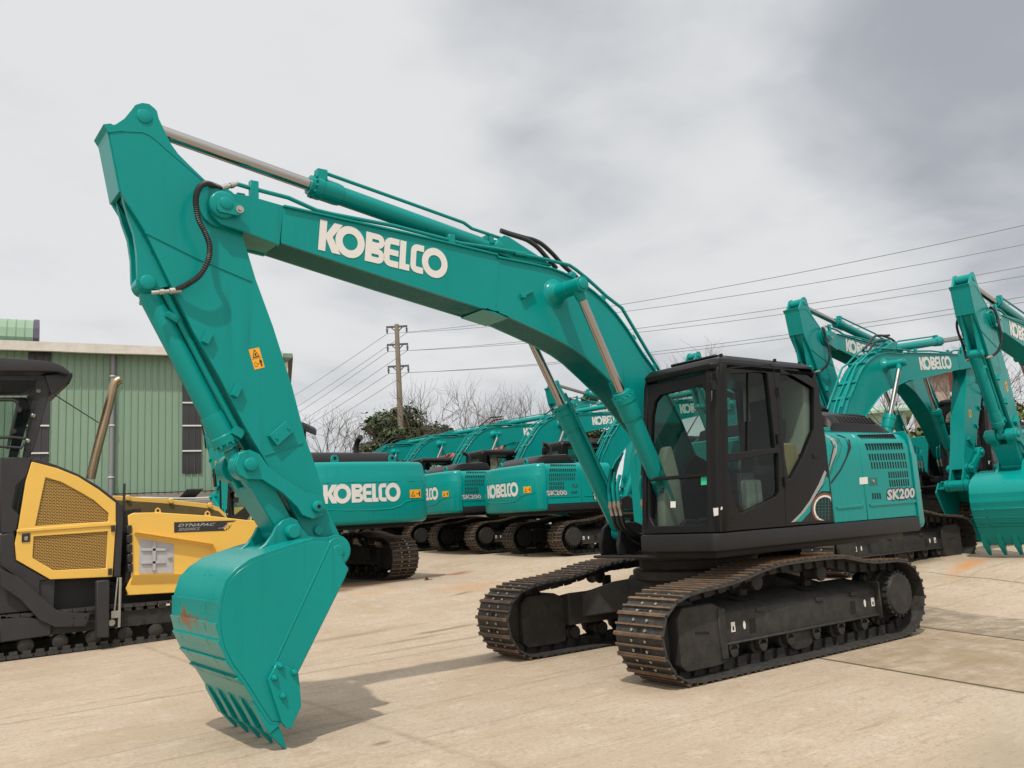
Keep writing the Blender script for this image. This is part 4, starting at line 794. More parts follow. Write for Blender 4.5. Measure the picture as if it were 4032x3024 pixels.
# ------------------------------------------------------------------ yellow paver (starboard flank is the plane Y = PY)
def make_paver():
    PY=-6.80; root=empty('road_paver',(0,0,0)); tag(root,'yellow and dark grey road paver on crawler tracks beside the near bucket','paver','road pavers')
    Z0=.03; s=lambda reg,pl,Y=PY:S(reg,pl,Y,onYw)
    for Y in (PY+.02,PY-2.05):
        b=MB(); P=[(3.35,.30),(3.42,.14),(3.60,Z0),(8.6,Z0),(8.85,.2),(8.85,.45),(8.6,.64),(3.62,.60),(3.42,.48)]
        L_=[Vector(p) for p in P]+[Vector(P[0])]; 
        for i in range(len(L_)-1):
            a,c=L_[i],L_[i+1]; n=max(1,int((c-a).length/.16)); t=(c-a).normalized(); o=Vector((-t.y,t.x)); 
            for k in range(n):
                p=a.lerp(c,k/n)+t*.006; q=a.lerp(c,(k+1)/n)-t*.006
                b.rings([[(u.x,Y,u.y),(u.x,Y-.32,u.y),((u+o*.045).x,Y-.32,(u+o*.045).y),((u+o*.045).x,Y,(u+o*.045).y)] for u in (p,q)])
                m=(p+q)/2+o*.045; b.box((m.x,Y-.03,(m+o*.025).y),(.10,.03,.05)); 
        b.build('crawler_track',M['shoe'],root,smooth=False)
        f=MB(); f.box((6.1,Y-.16,.40),(4.7,.22,.22))
        for i in range(12):
            x=3.85+i*.42; f.lathe((x,Y-.02,.185),(x,Y-.25,.185),[(0,.05),(.02,.10),(.22,.10),(.23,.05)],14)
        f.build('track_frame',M['under'],root)
    # rear (left) body, low skirts, diagonal arm and post
    b=MB(); b.box((7.6,PY-1.25,1.15),(4.0,2.4,1.05)); b.box((6.2,PY-1.25,.80),(2.7,1.9,.45)); b.box((4.4,PY-1.2,.72),(2.2,1.5,.30))
    b.build('chassis',M['pgrey'],root,bevel=.02)
    b=MB(); b.prism(s('p',[(0,860),(0,990),(150,1090),(300,1250),(420,1305),(660,1300),(690,1195),(470,1190),(420,1165),(300,1060),(140,920)]),PY+.02,PY+.06,'y')
    for x,y in ((555,1225),(650,1222),(550,1280),(645,1278)):
        X,Z=s('p',[(x,y)])[0]; b.cyl((X,PY+.06,Z),(X,PY+.075,Z),.016,n=8)
    b.build('screed_arm',M['pgrey'],root,bevel=.012)
    b=MB(); b.prism(s('p',[(725,950),(820,942),(818,1378),(722,1380)]),PY+.05,PY+.20,'y'); b.build('arm_post',M['pgrey'],root,bevel=.01)
    b=MB(); b.prism(s('p',[(0,1215),(400,1250),(385,1370),(0,1425)]),PY-.02,PY+.02,'y'); b.build('side_skirt',M['pgrey'],root,bevel=.01)
    b=MB(); X,Z=s('p',[(850,1270)])[0]; b.cyl((X,PY+.05,Z),(X,PY+.09,Z),.045,n=16); X,Z=s('p',[(880,1205)])[0]; b.box((X,PY+.09,Z),(.12,.01,.10)); b.tube([(X+.02,PY+.08,Z),(X-.02,PY+.08,1.0)],.012,6); b.tube([(X-.05,PY+.06,.3),(X-.06,PY+.06,1.0)],.022,8); b.build('arm_linkage',M['steel'],root)
    # bonnet with its two perforated doors
    bon=s('p',[(245,35),(440,85),(600,150),(760,250),(890,350),(890,520),(865,920),(385,940),(125,790),(115,660),(140,550),(200,180)])
    g1=s('p',[(350,155),(470,190),(600,260),(720,330),(835,430),(833,495),(270,530)]); g2=s('p',[(260,610),(830,570),(815,855),(410,870),(250,775)])
    b=MB(); b.holed([bon,g1,g2],PY-.05,PY,lambda p,q,a:(p,a,q)); bo=b.build('bonnet_door',M['yellow'],root,bevel=.006)
    b=MB()
    for g in (g1,g2): b.add([(x,PY-.022,z) for x,z in g],[tuple(range(len(g)))])
    b.build('grille',M['grille'],bo,smooth=False)
    r=s('p',[(130,555),(890,500),(890,525),(128,580)]); MB().prism(r,PY-.002,PY+.018,'y').build('door_rib',M['yellow'],bo,bevel=.006)
    b=MB(); b.prism(s('p',[(168,588),(232,582),(230,650),(166,655)]),PY-.002,PY+.012,'y',0); b.prism(s('p',[(185,610),(215,606),(212,640),(184,642)]),PY+.012,PY+.018,'y',1); b.build('door_latch',[M['pgrey'],M['steel']],bo,bevel=.003)
    b=MB()
    for x,y in ((868,548),(845,880)):
        X,Z=s('p',[(x,y)])[0]; b.box((X,PY+.01,Z),(.05,.03,.09))
    b.build('door_hinge',M['pgrey'],bo)
    b=MB(); top=s('p',[(240,15),(300,15),(440,62),(600,128),(760,222),(900,330),(945,375),(950,500),(930,920),(870,925),(890,520),(890,350),(760,250),(600,150),(440,85),(245,35)]); b.prism(top,PY-2.35,PY-.01,'y')
    b.prism([(x,z-.02) for x,z in bon],PY-2.3,PY-.06,'y'); b.build('bonnet',M['pgrey'],root,bevel=.01)
    b=MB(); b.prism(s('p',[(0,0),(250,0),(205,150),(130,215),(95,390),(150,440),(130,560),(90,585),(0,585)]),PY-.20,PY-.02,'y'); b.build('side_panel',M['pgrey'],root,bevel=.012)
    b=MB(); b.prism(s('p',[(0,600),(110,570),(112,660),(122,795),(385,945),(310,950),(310,1070),(270,1060),(150,940),(0,830)]),PY-.3,PY-.02,'y'); b.build('lower_panel',M['pgrey'],root,bevel=.012)
    # hopper: near wing, far wing
    hp=s('p',[(985,447),(1030,428),(1215,425),(1600,450),(1950,490)]); X1=1.95; hp=hp+[(X1,1.52),(X1,.72)]+s('p',[(1370,1040),(985,1062),(968,1010),(1018,905)])
    def wing(Yo,inw,nm):
        b=MB(); b.prism(hp,Yo-.05,Yo,'y'); h=b.build(nm,M['yellow'],root,bevel=.008); return h
    h1=wing(PY+.0,-1,'hopper_wing')
    fo=s('p',[(1030,590),(1620,680),(1640,760),(1760,880),(1700,905),(1018,905)])
    b=MB(); u=s('p',[(1032,588),(1325,632),(1612,682),(1640,752)]); n_=[(x,PY+.0,z) for x,z in u]; o_=[(x,PY-.001,z-.0) for x,z in u]
    # folded lower panel: recess below the crease, then flares out to the bottom edge
    A=[(x,PY+.001,z) for x,z in s('p',[(1030,590),(1325,635),(1620,682),(1645,760)])]; B=[(x,PY+.055,z+.012) for x,z in s('p',[(1030,590),(1325,635),(1620,682),(1645,760)])]; C_=[(x,PY+.10,z) for x,z in s('p',[(1030,578),(1325,622),(1625,668),(1660,752)])]
    b.rings([[a,b_,c] for a,b_,c in zip(A,B,C_)])
    lo=s('p',[(1018,905),(1480,895),(2050,890)]); l2=s('p',[(985,1062),(1370,1040),(2050,1030)])
    b.rings([[(x,PY-.01,z),(x,PY+.06,z),(X,PY-.06,Z),(X,PY-.10,Z)] for (x,z),(X,Z) in zip(lo,l2)])
    b.build('wing_fold',M['yellow'],h1,bevel=.004)
    b=MB(); b.prism(s('p',[(1072,625),(1335,668),(1335,892),(1068,898)]),PY+.0,PY+.006,'y',0)
    for pl in ([(1170,648),(1195,648),(1194,870),(1168,872)],[(1085,702),(1272,698),(1272,720),(1085,722)],[(1083,802),(1270,796),(1270,816),(1083,822)]): b.prism(s('p',pl),PY+.006,PY+.03,'y',0)
    b.prism(s('p',[(1288,768),(1322,766),(1322,780),(1288,782)]),PY+.006,PY+.03,'y',1); b.build('hatch_panel',[M['patch'],M['steel']],h1,bevel=.003)
    # name plate
    pn=s('p',[(1338,580),(1338,500),(1815,486),(1795,497),(1755,500),(1735,530),(1715,548),(1735,565)]); b=MB(); b.prism(pn,PY,PY+.004,'y',0)
    b.tube([(x,PY+.005,z) for x,z in s('p',[(1678,547),(1710,545),(1735,528),(1752,502)])],.004,5,1)
    for i,(x,y) in enumerate(((1745,545),(1760,530),(1775,525),(1740,556),(1755,550),(1765,540))): X,Z=s('p',[(x,y)])[0]; b.cyl((X,PY,Z),(X,PY+.004,Z),.008+.003*(i%2),n=8)
    b.build('name_plate',[M['pgrey'],M['grey']],h1,smooth=False)
    def place(a,b_,c): 
        A=Vector(s('p',[a])[0]);ex=Vector(s('p',[b_])[0])-A;ey=Vector(s('p',[c])[0])-A; return lambda x,y:((A+ex*x+ey*y).x,PY+.0052,(A+ex*x+ey*y).y)
    put_font('lettering','DYNAPAC',place((1366,536),(1650,527),(1372,512)),M['grey'],h1,shear=.28,bold=.03,spacing=1.05)
    put_font('lettering','SD2500CS',place((1370,567),(1532,561),(1374,545)),M['grey'],h1,shear=.25,bold=.015,spacing=1.05)
    for x,y in ((1215,425),(1597,448),(1945,490)):
        X,Z=s('p',[(x,y)])[0]; b=MB(); b.prism([(X-.05,Z-.03),(X+.05,Z-.03),(X+.035,Z+.05),(X,Z+.075),(X-.035,Z+.05)],PY-.03,PY-.012,'y'); b.cyl((X,PY-.033,Z+.03),(X,PY-.009,Z+.03),.02,n=10,m=1); b.build('lifting_eye',[M['yellow'],M['hole']],h1,smooth=False)
    Yf=PY-2.4; b=MB(); fw=s('p',[(870,295),(1250,320),(1600,360),(1680,385)],Yf); bx=[(x,z) for x,z in fw]+[(fw[-1][0]-.12,fw[-1][1]-.12),(fw[-1][0]-.5,1.0),(4.5,1.0)]
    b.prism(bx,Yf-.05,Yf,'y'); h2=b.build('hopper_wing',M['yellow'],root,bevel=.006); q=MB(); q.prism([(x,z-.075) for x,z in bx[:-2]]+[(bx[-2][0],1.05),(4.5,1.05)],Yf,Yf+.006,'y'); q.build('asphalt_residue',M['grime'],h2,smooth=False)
    for x,y in ((980,305),(1310,328),(1610,362)):
        X,Z=s('p',[(x,y)],Yf)[0]; q=MB(); q.box((X,Yf+.03,Z-.02),(.07,.04,.09)); q.build('lifting_eye',M['yellow'],h2,bevel=.01)
    b=MB(); b.box((3.4,PY-1.2,.86),(2.4,2.2,.05)); b.prism([(4.62,.9),(4.70,.9),(4.55,1.98),(4.47,1.98)],PY-2.3,PY-.1,'y'); b.build('hopper_floor',M['under'],root)
    b=MB()
    for i in range(5): b.box((4.64+.005*i,PY-.02,1.12+.14*i),(.07,.10,.12))
    b.build('rubber_flap',M['rubber'],root,bevel=.01)
    b=MB(); b.tube([(x,PY-.1,z) for x,z in s('p',[(958,520),(968,200)])],.018,6); b.build('guide_rod',M['pgrey'],root)
    # cab with rounded canopy
    b=MB(); can=s('q',[(0,500),(400,530),(500,545),(580,580),(640,628),(650,640),(610,660),(540,632),(420,628),(0,625)]); can=[(9.2,4.20)]+can+[(9.2,3.95)]
    b.prism(can,PY-2.35,PY+.08,'y')
    b.prism(s('q',[(420,655),(560,640),(655,640),(645,715),(610,745),(540,800),(480,835)]),PY-2.2,PY-.02,'y')
    b.build('canopy',M['pgrey'],root,bevel=.035,seg=2)
    b=MB(); b.prism(s('q',[(640,630),(688,622),(688,660),(655,732),(620,728)]),PY-1.9,PY-.1,'y'); b.build('canopy_lamp_rail',M['deck'],root,bevel=.008)
    for yy in (PY-.06,PY-2.25):
        b=MB(); b.prism(s('q',[(345,690),(410,660),(490,690),(480,780),(330,1310),(280,1420),(215,1425)]),yy-.07,yy,'y'); pf=b.build('cab_post',M['pgrey'],root,bevel=.01)
        b=MB(); b.prism([(9.0,1.6),(9.1,1.6),(9.1,3.95),(9.0,3.95)],yy-.07,yy,'y'); b.build('cab_post',M['pgrey'],root,bevel=.01)
        b=MB(); b.prism(s('q',[(0,650),(430,655),(420,690),(0,690)]),yy-.07,yy+.01,'y'); b.build('roof_rail',M['pgrey'],root,bevel=.01)
        for x,y in ((358,805),(308,1035),(258,1270),(180,1440)):
            X,Z=s('q',[(x,y)],yy)[0]; q=MB(); q.lathe((X,yy,Z),(X,yy+.03,Z),[(0,.03),(.015,.03),(.03,.012)],10); q.build('glass_bolt',M['steel'],pf)
    b=MB(); b.add([(x,PY-.03,z) for x,z in s('q',[(0,690),(345,690),(400,720),(220,1420),(0,1430)])],[(0,1,2,3,4)]); b.build('cab_glass',M['paverglass'],root,smooth=False)
    b=MB(); b.add([(x,PY-2.22,z) for x,z in [(9.0,2.75),(5.95,2.75),(5.6,3.9),(9.0,3.9)]],[(0,1,2,3)]); b.build('cab_glass',M['paverglass'],root,smooth=False)
    b=MB(); b.prism([(6.36,1.6),(7.3,1.6),(7.1,2.72),(6.36,2.72)],PY-2.2,PY-.03,'y'); b.build('operator_platform',M['pgrey'],root,bevel=.02)
    b=MB()
    for y in (PY-.5,PY-1.8): b.box((8.1,y,1.95),(.5,.5,.12)); b.box((8.4,y,2.3),(.12,.5,.7)); b.box((8.1,y,1.75),(.2,.2,.3))
    b.build('operator_seat',M['seat'],root,bevel=.03)
    b=MB(); b.prism(s('q',[(0,650),(430,650),(440,700),(180,840),(160,830),(0,835)],PY-.7),PY-.75,PY-.70,'y'); b.build('sun_blind',M['seat'],root)
    b=MB(); b.tube([(x,PY-.01,z) for x,z in s('q',[(-80,888),(120,888),(150,900),(165,935),(80,1300),(70,1345)])],.02,8); b.tube([(x,PY+.01,z) for x,z in s('q',[(-80,1240),(120,1238),(240,1250)])],.02,8); b.tube([(x,PY+.01,z) for x,z in s('q',[(-80,1320),(200,1335),(235,1290)])],.018,8)
    for x,y in ((175,978),(125,1178)): X,Z=s('q',[(x,y)])[0]; b.cyl((X,PY-.03,Z),(X,PY+.02,Z),.035,n=12)
    b.build('grab_rail',M['rubber'],root)
    b=MB(); e=s('q',[(845,1625),(900,1380),(1000,1000),(1045,820),(1062,755),(1085,720),(1118,700)],PY-.7); b.tube(smooth_path([(x,PY-.7,z) for x,z in e],4),.068,16); b.build('exhaust_stack',M['pipe'],root)
    b=MB(); b.tube([(x,y,z) for (x,z),y in zip(s('q',[(485,840),(930,1095)],PY-.6),(PY-.5,PY-.68))],.010,6); b.build('stay_cable',M['ironarm'],root)
    return root
PV=make_paver()
def make_roller(u, v, d):
    q=at(u,v,d); z0=hgt(q.x,q.y); H=q.z-z0; root=empty('road_roller',(q.x,q.y,z0),math.atan2(RT.y,RT.x))
    tag(root,'machine with a dark rounded canopy rising behind the lettered counterweight, rest hidden','roller')
    b=MB(); b.prism([(-1.7,H-.02),(-.20,H),(-.06,H-.03),(.0,H-.12),(-.02,H-.28),(-.06,H-.28),(-.10,H-.16),(-.2,H-.10),(-1.7,H-.12)],-.7,.7,'y'); b.build('canopy',M['pgrey'],root,bevel=.02)
    b=MB()
    for x in (-1.5,-.35):
        for y in (-.6,.6): b.bar((x,y,1.2),(x,y,H-.1),.07,.07)
    b.build('canopy_post',M['pgrey'],root)
    b=MB(); b.box((-.9,0,1.25),(2.4,1.4,.9)); b.build('body',M['yellow'],root,bevel=.05,seg=2)
    for x in (-2.1,.3): MB().cyl((x,-.8,.6),(x,.8,.6),.6,n=28).build('drum',M['steel'],root)
make_roller(1226,1668,25.5)

# ------------------------------------------------------------------ ground
def pad(x,y):                                              # each parked machine stands level on its slab
    h=hgt(x,y); ws=0; hs=0
    for (cx,cy),rz,s,lab in YARD:
        c,n=math.cos(rz),math.sin(rz); a=(x-cx)*c+(y-cy)*n; b=-(x-cx)*n+(y-cy)*c
        d=math.hypot(max(0,a-6.2*s,-3.2*s-a),max(0,abs(b)-1.9*s))
        w=max(0,1-d/2.0); w=w*w*(3-2*w)
        if w: ws+=w; hs+=w*(hgt(cx,cy)-.01)
    if ws: k=min(1,ws); h=h*(1-k)+hs/ws*k
    return h
def make_ground():
    def axis(lo,hi,st,far): 
        a=[]; t=lo
        while t<=hi: a.append(t); t+=st
        out=[-far,-far*.45,-far*.2]; out=[v for v in out if v<lo]; return out+a+[v for v in (far*.2,far*.45,far) if v>hi]
    xs=axis(-62,30,1.0,900); ys=axis(-74,24,1.0,900); vs=[];fs=[]
    for y in ys:
        for x in xs: vs.append((x,y,pad(max(-90,min(60,x)),max(-90,min(60,y)))-.004))
    n=len(xs)
    for j in range(len(ys)-1):
        for i in range(n-1): fs.append((j*n+i,j*n+i+1,(j+1)*n+i+1,(j+1)*n+i))
    m=bpy.data.materials.new('worn_concrete_yard'); m.use_nodes=True; nt=m.node_tree; N=nt.nodes; L=nt.links; b=N['Principled BSDF']
    def node(t,**k):
        x=N.new(t)
        for a,v in k.items():
            if a[0]=='i' and a[1:].isdigit(): x.inputs[int(a[1:])].default_value=v
            else: setattr(x,a,v)
        return x
    def math_(op,a,c=None,d=None,clamp=False):
        x=node('ShaderNodeMath',operation=op,use_clamp=clamp)
        for i,v in enumerate((a,c,d)):
            if v is None: continue
            if hasattr(v,'links'): L.new(v,x.inputs[i])
            else: x.inputs[i].default_value=v
        return x.outputs[0]
    geo=node('ShaderNodeNewGeometry'); pos=geo.outputs['Position']
    def noise(sc,det=6,rough=.6,stretch=None,rot=0):
        mp=node('ShaderNodeMapping'); L.new(pos,mp.inputs[0]); mp.inputs['Scale'].default_value=stretch or (1,1,1); mp.inputs['Rotation'].default_value=(0,0,rot)
        x=node('ShaderNodeTexNoise'); x.inputs['Scale'].default_value=sc; x.inputs['Detail'].default_value=det; x.inputs['Roughness'].default_value=rough; L.new(mp.outputs[0],x.inputs['Vector']); return x.outputs['Fac']
    def rng(v,a,c,lo=0.,hi=1.): 
        x=node('ShaderNodeMapRange',i1=a,i2=c,i3=lo,i4=hi); L.new(v,x.inputs[0]); return x.outputs[0]
    def mix(f,a,c,bt='MIX'):
        x=node('ShaderNodeMix',data_type='RGBA',blend_type=bt)
        for i,v in ((0,f),(6,a),(7,c)):
            if hasattr(v,'links'): L.new(v,x.inputs[i])
            else: x.inputs[i].default_value=v if i==0 else (*v,1)
        return x.outputs[2]
    big=noise(.22,5); mid=noise(1.3,8,.65); fine=noise(26,6,.75); brush=noise(2.2,7,.7,(.28,1.6,1),.02); brush2=noise(5.5,6,.7,(.35,1.5,1),.04); grit=noise(140,2,.5)
    col=mix(rng(big,.3,.7),(.355,.285,.218),(.415,.34,.268)); col=mix(rng(mid,.38,.72,0,.55),col,(.475,.40,.322)); col=mix(rng(brush,.46,.72,0,.52),col,(.35,.27,.18))
    col=mix(rng(brush2,.54,.70,0,.6),col,(.27,.20,.13)); col=mix(rng(fine,.50,.70,0,.40),col,(.56,.48,.37)); col=mix(rng(fine,.50,.32,0,.40),col,(.29,.225,.155)); col=mix(rng(grit,.58,.74,0,.6),col,(.20,.155,.11))
    pit=noise(48,3,.6,(.7,1.25,1)); pit2=noise(17,5,.7,(.55,1.5,1)); patch=noise(.55,6,.6); pale=noise(3.6,7,.7)
    col=mix(rng(patch,.48,.64,0,.6),col,(.345,.27,.19)); col=mix(rng(pale,.56,.72,0,.5),col,(.54,.465,.385)); col=mix(rng(pit2,.57,.66,0,.6),col,(.22,.165,.11)); smear=noise(1.4,7,.75,(.5,3.4,1),.06); col=mix(rng(smear,.585,.68,0,.6),col,(.215,.16,.105)); col=mix(rng(pit,.605,.68,0,.75),col,(.17,.13,.09))
    sep=node('ShaderNodeSeparateXYZ'); L.new(pos,sep.inputs[0]); X,Y=sep.outputs[0],sep.outputs[1]
    def blob(cx,cy,rx,ry,ang=0,ns=1.0):
        mp=node('ShaderNodeMapping',vector_type='TEXTURE'); L.new(pos,mp.inputs[0]); mp.inputs['Location'].default_value=(cx,cy,0); mp.inputs['Rotation'].default_value=(0,0,ang); mp.inputs['Scale'].default_value=(rx,ry,1000)
        ln=node('ShaderNodeVectorMath',operation='LENGTH'); L.new(mp.outputs[0],ln.inputs[0])
        return rng(math_('ADD',ln.outputs['Value'],math_('MULTIPLY',mid,ns*1.1)),1.35,.75)
    # iron-red runs, oil and wet patches
    for (cx,cy,rx,ry,an,c,k) in ((-.3,-9.6,1.5,.55,.42,(.20,.095,.05),.85),(.5,-9.0,1.0,.45,.3,(.17,.085,.05),.8),(-3.0,-10.25,.75,.42,-.5,(.26,.105,.055),.85),(-2.2,-10.4,1.2,.3,.3,(.30,.15,.08),.6),(-1.7,-7.6,1.3,.7,.2,(.40,.22,.11),.5),(0,-8.3,1.0,.4,.3,(.42,.24,.11),.5),(-7.6,-.9,1.6,.34,.25,(.46,.21,.07),.85),(-7.9,-1.9,1.8,.4,.25,(.15,.13,.085),.8),(2.0,4.25,1.1,.5,.5,(.25,.22,.165),.5),(1.1,-3.9,.9,.16,.12,(.15,.105,.065),.75),(1.9,-3.5,1.1,.12,.1,(.19,.14,.09),.6),(-1.2,-7.1,.5,.12,.3,(.17,.11,.07),.7),
                               (-.9,2.6,.5,1.0,-.2,(.24,.175,.10),.55),(-1.9,1.9,.35,.6,-.2,(.27,.19,.11),.45),(4.55,1.05,.14,.07,.2,(.14,.10,.06),.7),(3.6,4.0,.8,.5,0,(.26,.225,.15),.8),(.8,4.2,1.5,1.0,.4,(.38,.34,.27),.45),(2.2,-4.6,1.6,.22,.1,(.20,.15,.10),.55),(1.9,-2.9,2.2,.16,.05,(.22,.165,.11),.5)):
        col=mix(math_('MULTIPLY',blob(cx,cy,rx,ry,an),k),col,c)
    # slabs that stayed damp between two joints
    def slab(px_,py_,an,wd_,t0,t1,c,k):
        global_n=(-math.sin(an),math.cos(an)); dx,dy=math.cos(an),math.sin(an)
        dd=math_('ADD',math_('MULTIPLY',X,global_n[0]),math_('MULTIPLY_ADD',Y,global_n[1],-(global_n[0]*px_+global_n[1]*py_)))
        al=math_('ADD',math_('ADD',math_('MULTIPLY',X,dx),math_('MULTIPLY_ADD',Y,dy,-(dx*px_+dy*py_))),math_('MULTIPLY',patch,2.0))
        f=math_('MULTIPLY',math_('MULTIPLY',rng(dd,0,.02),rng(dd,wd_,wd_-.04)),math_('MULTIPLY',rng(al,t0,t0+.8),rng(al,t1,t1-1.2)))
        return mix(math_('MULTIPLY',f,math_('MULTIPLY',rng(math_('ADD',pale,math_('MULTIPLY',brush,.5)),.58,.86),k)),col,c)
    col=slab(-2.44,1.05,RAD(75),1.25,-2.5,4.0,(.16,.135,.10),.85); col=slab(-.01,1.69,RAD(77),2.35,-1,4.5,(.23,.175,.11),.75)
    # joints between the slabs: (point, direction angle, from, to, half width, strength)
    grooves=None
    wob=math_('MULTIPLY',math_('SUBTRACT',noise(3.,4),.5),.07); rag=math_('MULTIPLY',math_('SUBTRACT',noise(14.,6,.75),.5),.09)
    for (px_,py_,an,t0,t1,w,k,c) in ((-2.44,1.05,RAD(75),-1.6,40,.034,.95,(.045,.032,.02)),(-.01,1.69,RAD(79.6),-.6,40,.034,.95,(.06,.045,.028)),(4.33,.36,RAD(91.5),-30,30,.035,.5,(.20,.15,.10)),(4.04,.19,RAD(183),-60,60,.03,.5,(.21,.16,.105)),
                               (3.83,-.52,RAD(187),-60,60,.016,.42,(.22,.165,.11)),(4.9,1.2,RAD(184),-60,60,.014,.35,(.24,.18,.12)),(4.0,-2.7,RAD(185),-60,60,.022,.5,(.19,.15,.10)),(3.0,-5.2,RAD(184),-60,60,.02,.35,(.21,.16,.11)),(5.2,2.4,RAD(183),-60,60,.02,.35,(.25,.19,.13)),(-1.6,2.0,RAD(76),-4,3,.02,.5,(.17,.13,.085)),
                               (-6.6,-1.,RAD(82),-60,60,.03,.7,(.09,.07,.045)),(-5.8,-2.8,RAD(3),-60,60,.03,.5,(.12,.09,.06)),(-4.0,.3,RAD(70),-.1,12,.012,.5,(.17,.13,.09))):
        nx,ny=-math.sin(an),math.cos(an); dx,dy=math.cos(an),math.sin(an)
        dist=math_('ABSOLUTE',math_('ADD',math_('ADD',math_('MULTIPLY',X,nx),math_('MULTIPLY_ADD',Y,ny,-(nx*px_+ny*py_))),wob if k<.6 else math_('MULTIPLY',wob,.25)))
        al=math_('ADD',math_('MULTIPLY',X,dx),math_('MULTIPLY_ADD',Y,dy,-(dx*px_+dy*py_)))
        inr=math_('MULTIPLY',rng(al,t0,t0+.3),rng(al,t1,t1-.3))
        f=math_('MULTIPLY',math_('MULTIPLY',rng(dist,w,w*.35) if k>.6 else rng(math_('ADD',dist,rag),w*1.7,-w*.5),inr),k*(1 if k>.6 else 1.25))
        if k<.6: f=math_('MULTIPLY',f,rng(pale,.36,.60,.25,1))
        col=mix(f,col,c); grooves=f if grooves is None else math_('MAXIMUM',grooves,f)
    L.new(col,b.inputs['Base Color']); b.inputs['Roughness'].default_value=.88; b.inputs['Specular IOR Level'].default_value=.25
    hh=math_('SUBTRACT',math_('MULTIPLY_ADD',fine,.35,math_('MULTIPLY',brush2,.5)),math_('MULTIPLY',grooves,2.0))
    bp=node('ShaderNodeBump'); bp.inputs['Strength'].default_value=.35; bp.inputs['Distance'].default_value=.02; L.new(hh,bp.inputs['Height']); L.new(bp.outputs[0],b.inputs['Normal'])
    g=MB().add(vs,fs).build('ground',m,None); tag(g,kind='structure')
make_ground()
# small litter on the slabs
rg=random.Random(3)
for k,(u,v) in enumerate(((2080,2209),(1826,2176),(1693,2290))):
    q=at(u,v,10); r=ray(u,v); t=(CAM.z-.45 if False else CAM.z)/-r.z; p=CAM+r*t
    for _ in range(12): t=(CAM.z-hgt(p.x,p.y))/-r.z; p=CAM+r*t
    b=MB(); b.rings([[(dx+rg.uniform(-.02,.02),dy+rg.uniform(-.02,.02),z) for dx,dy in ((-.12,-.06),(.1,-.08),(.16,.03),(0,.08))] for z in (0,.04)]); b.add([(0,0,.03),(.1,.02,.12),(.14,.0,.03)],[(0,1,2)])
    o=b.build('scrap',M['debris'],None); o.location=(p.x,p.y,hgt(p.x,p.y)+.002)
    tag(o,('small dark scrap lying on the concrete left of the far track','brown leaf litter before the tail-first excavator row','curled dry leaf on the concrete beside the near bucket')[k],'litter')

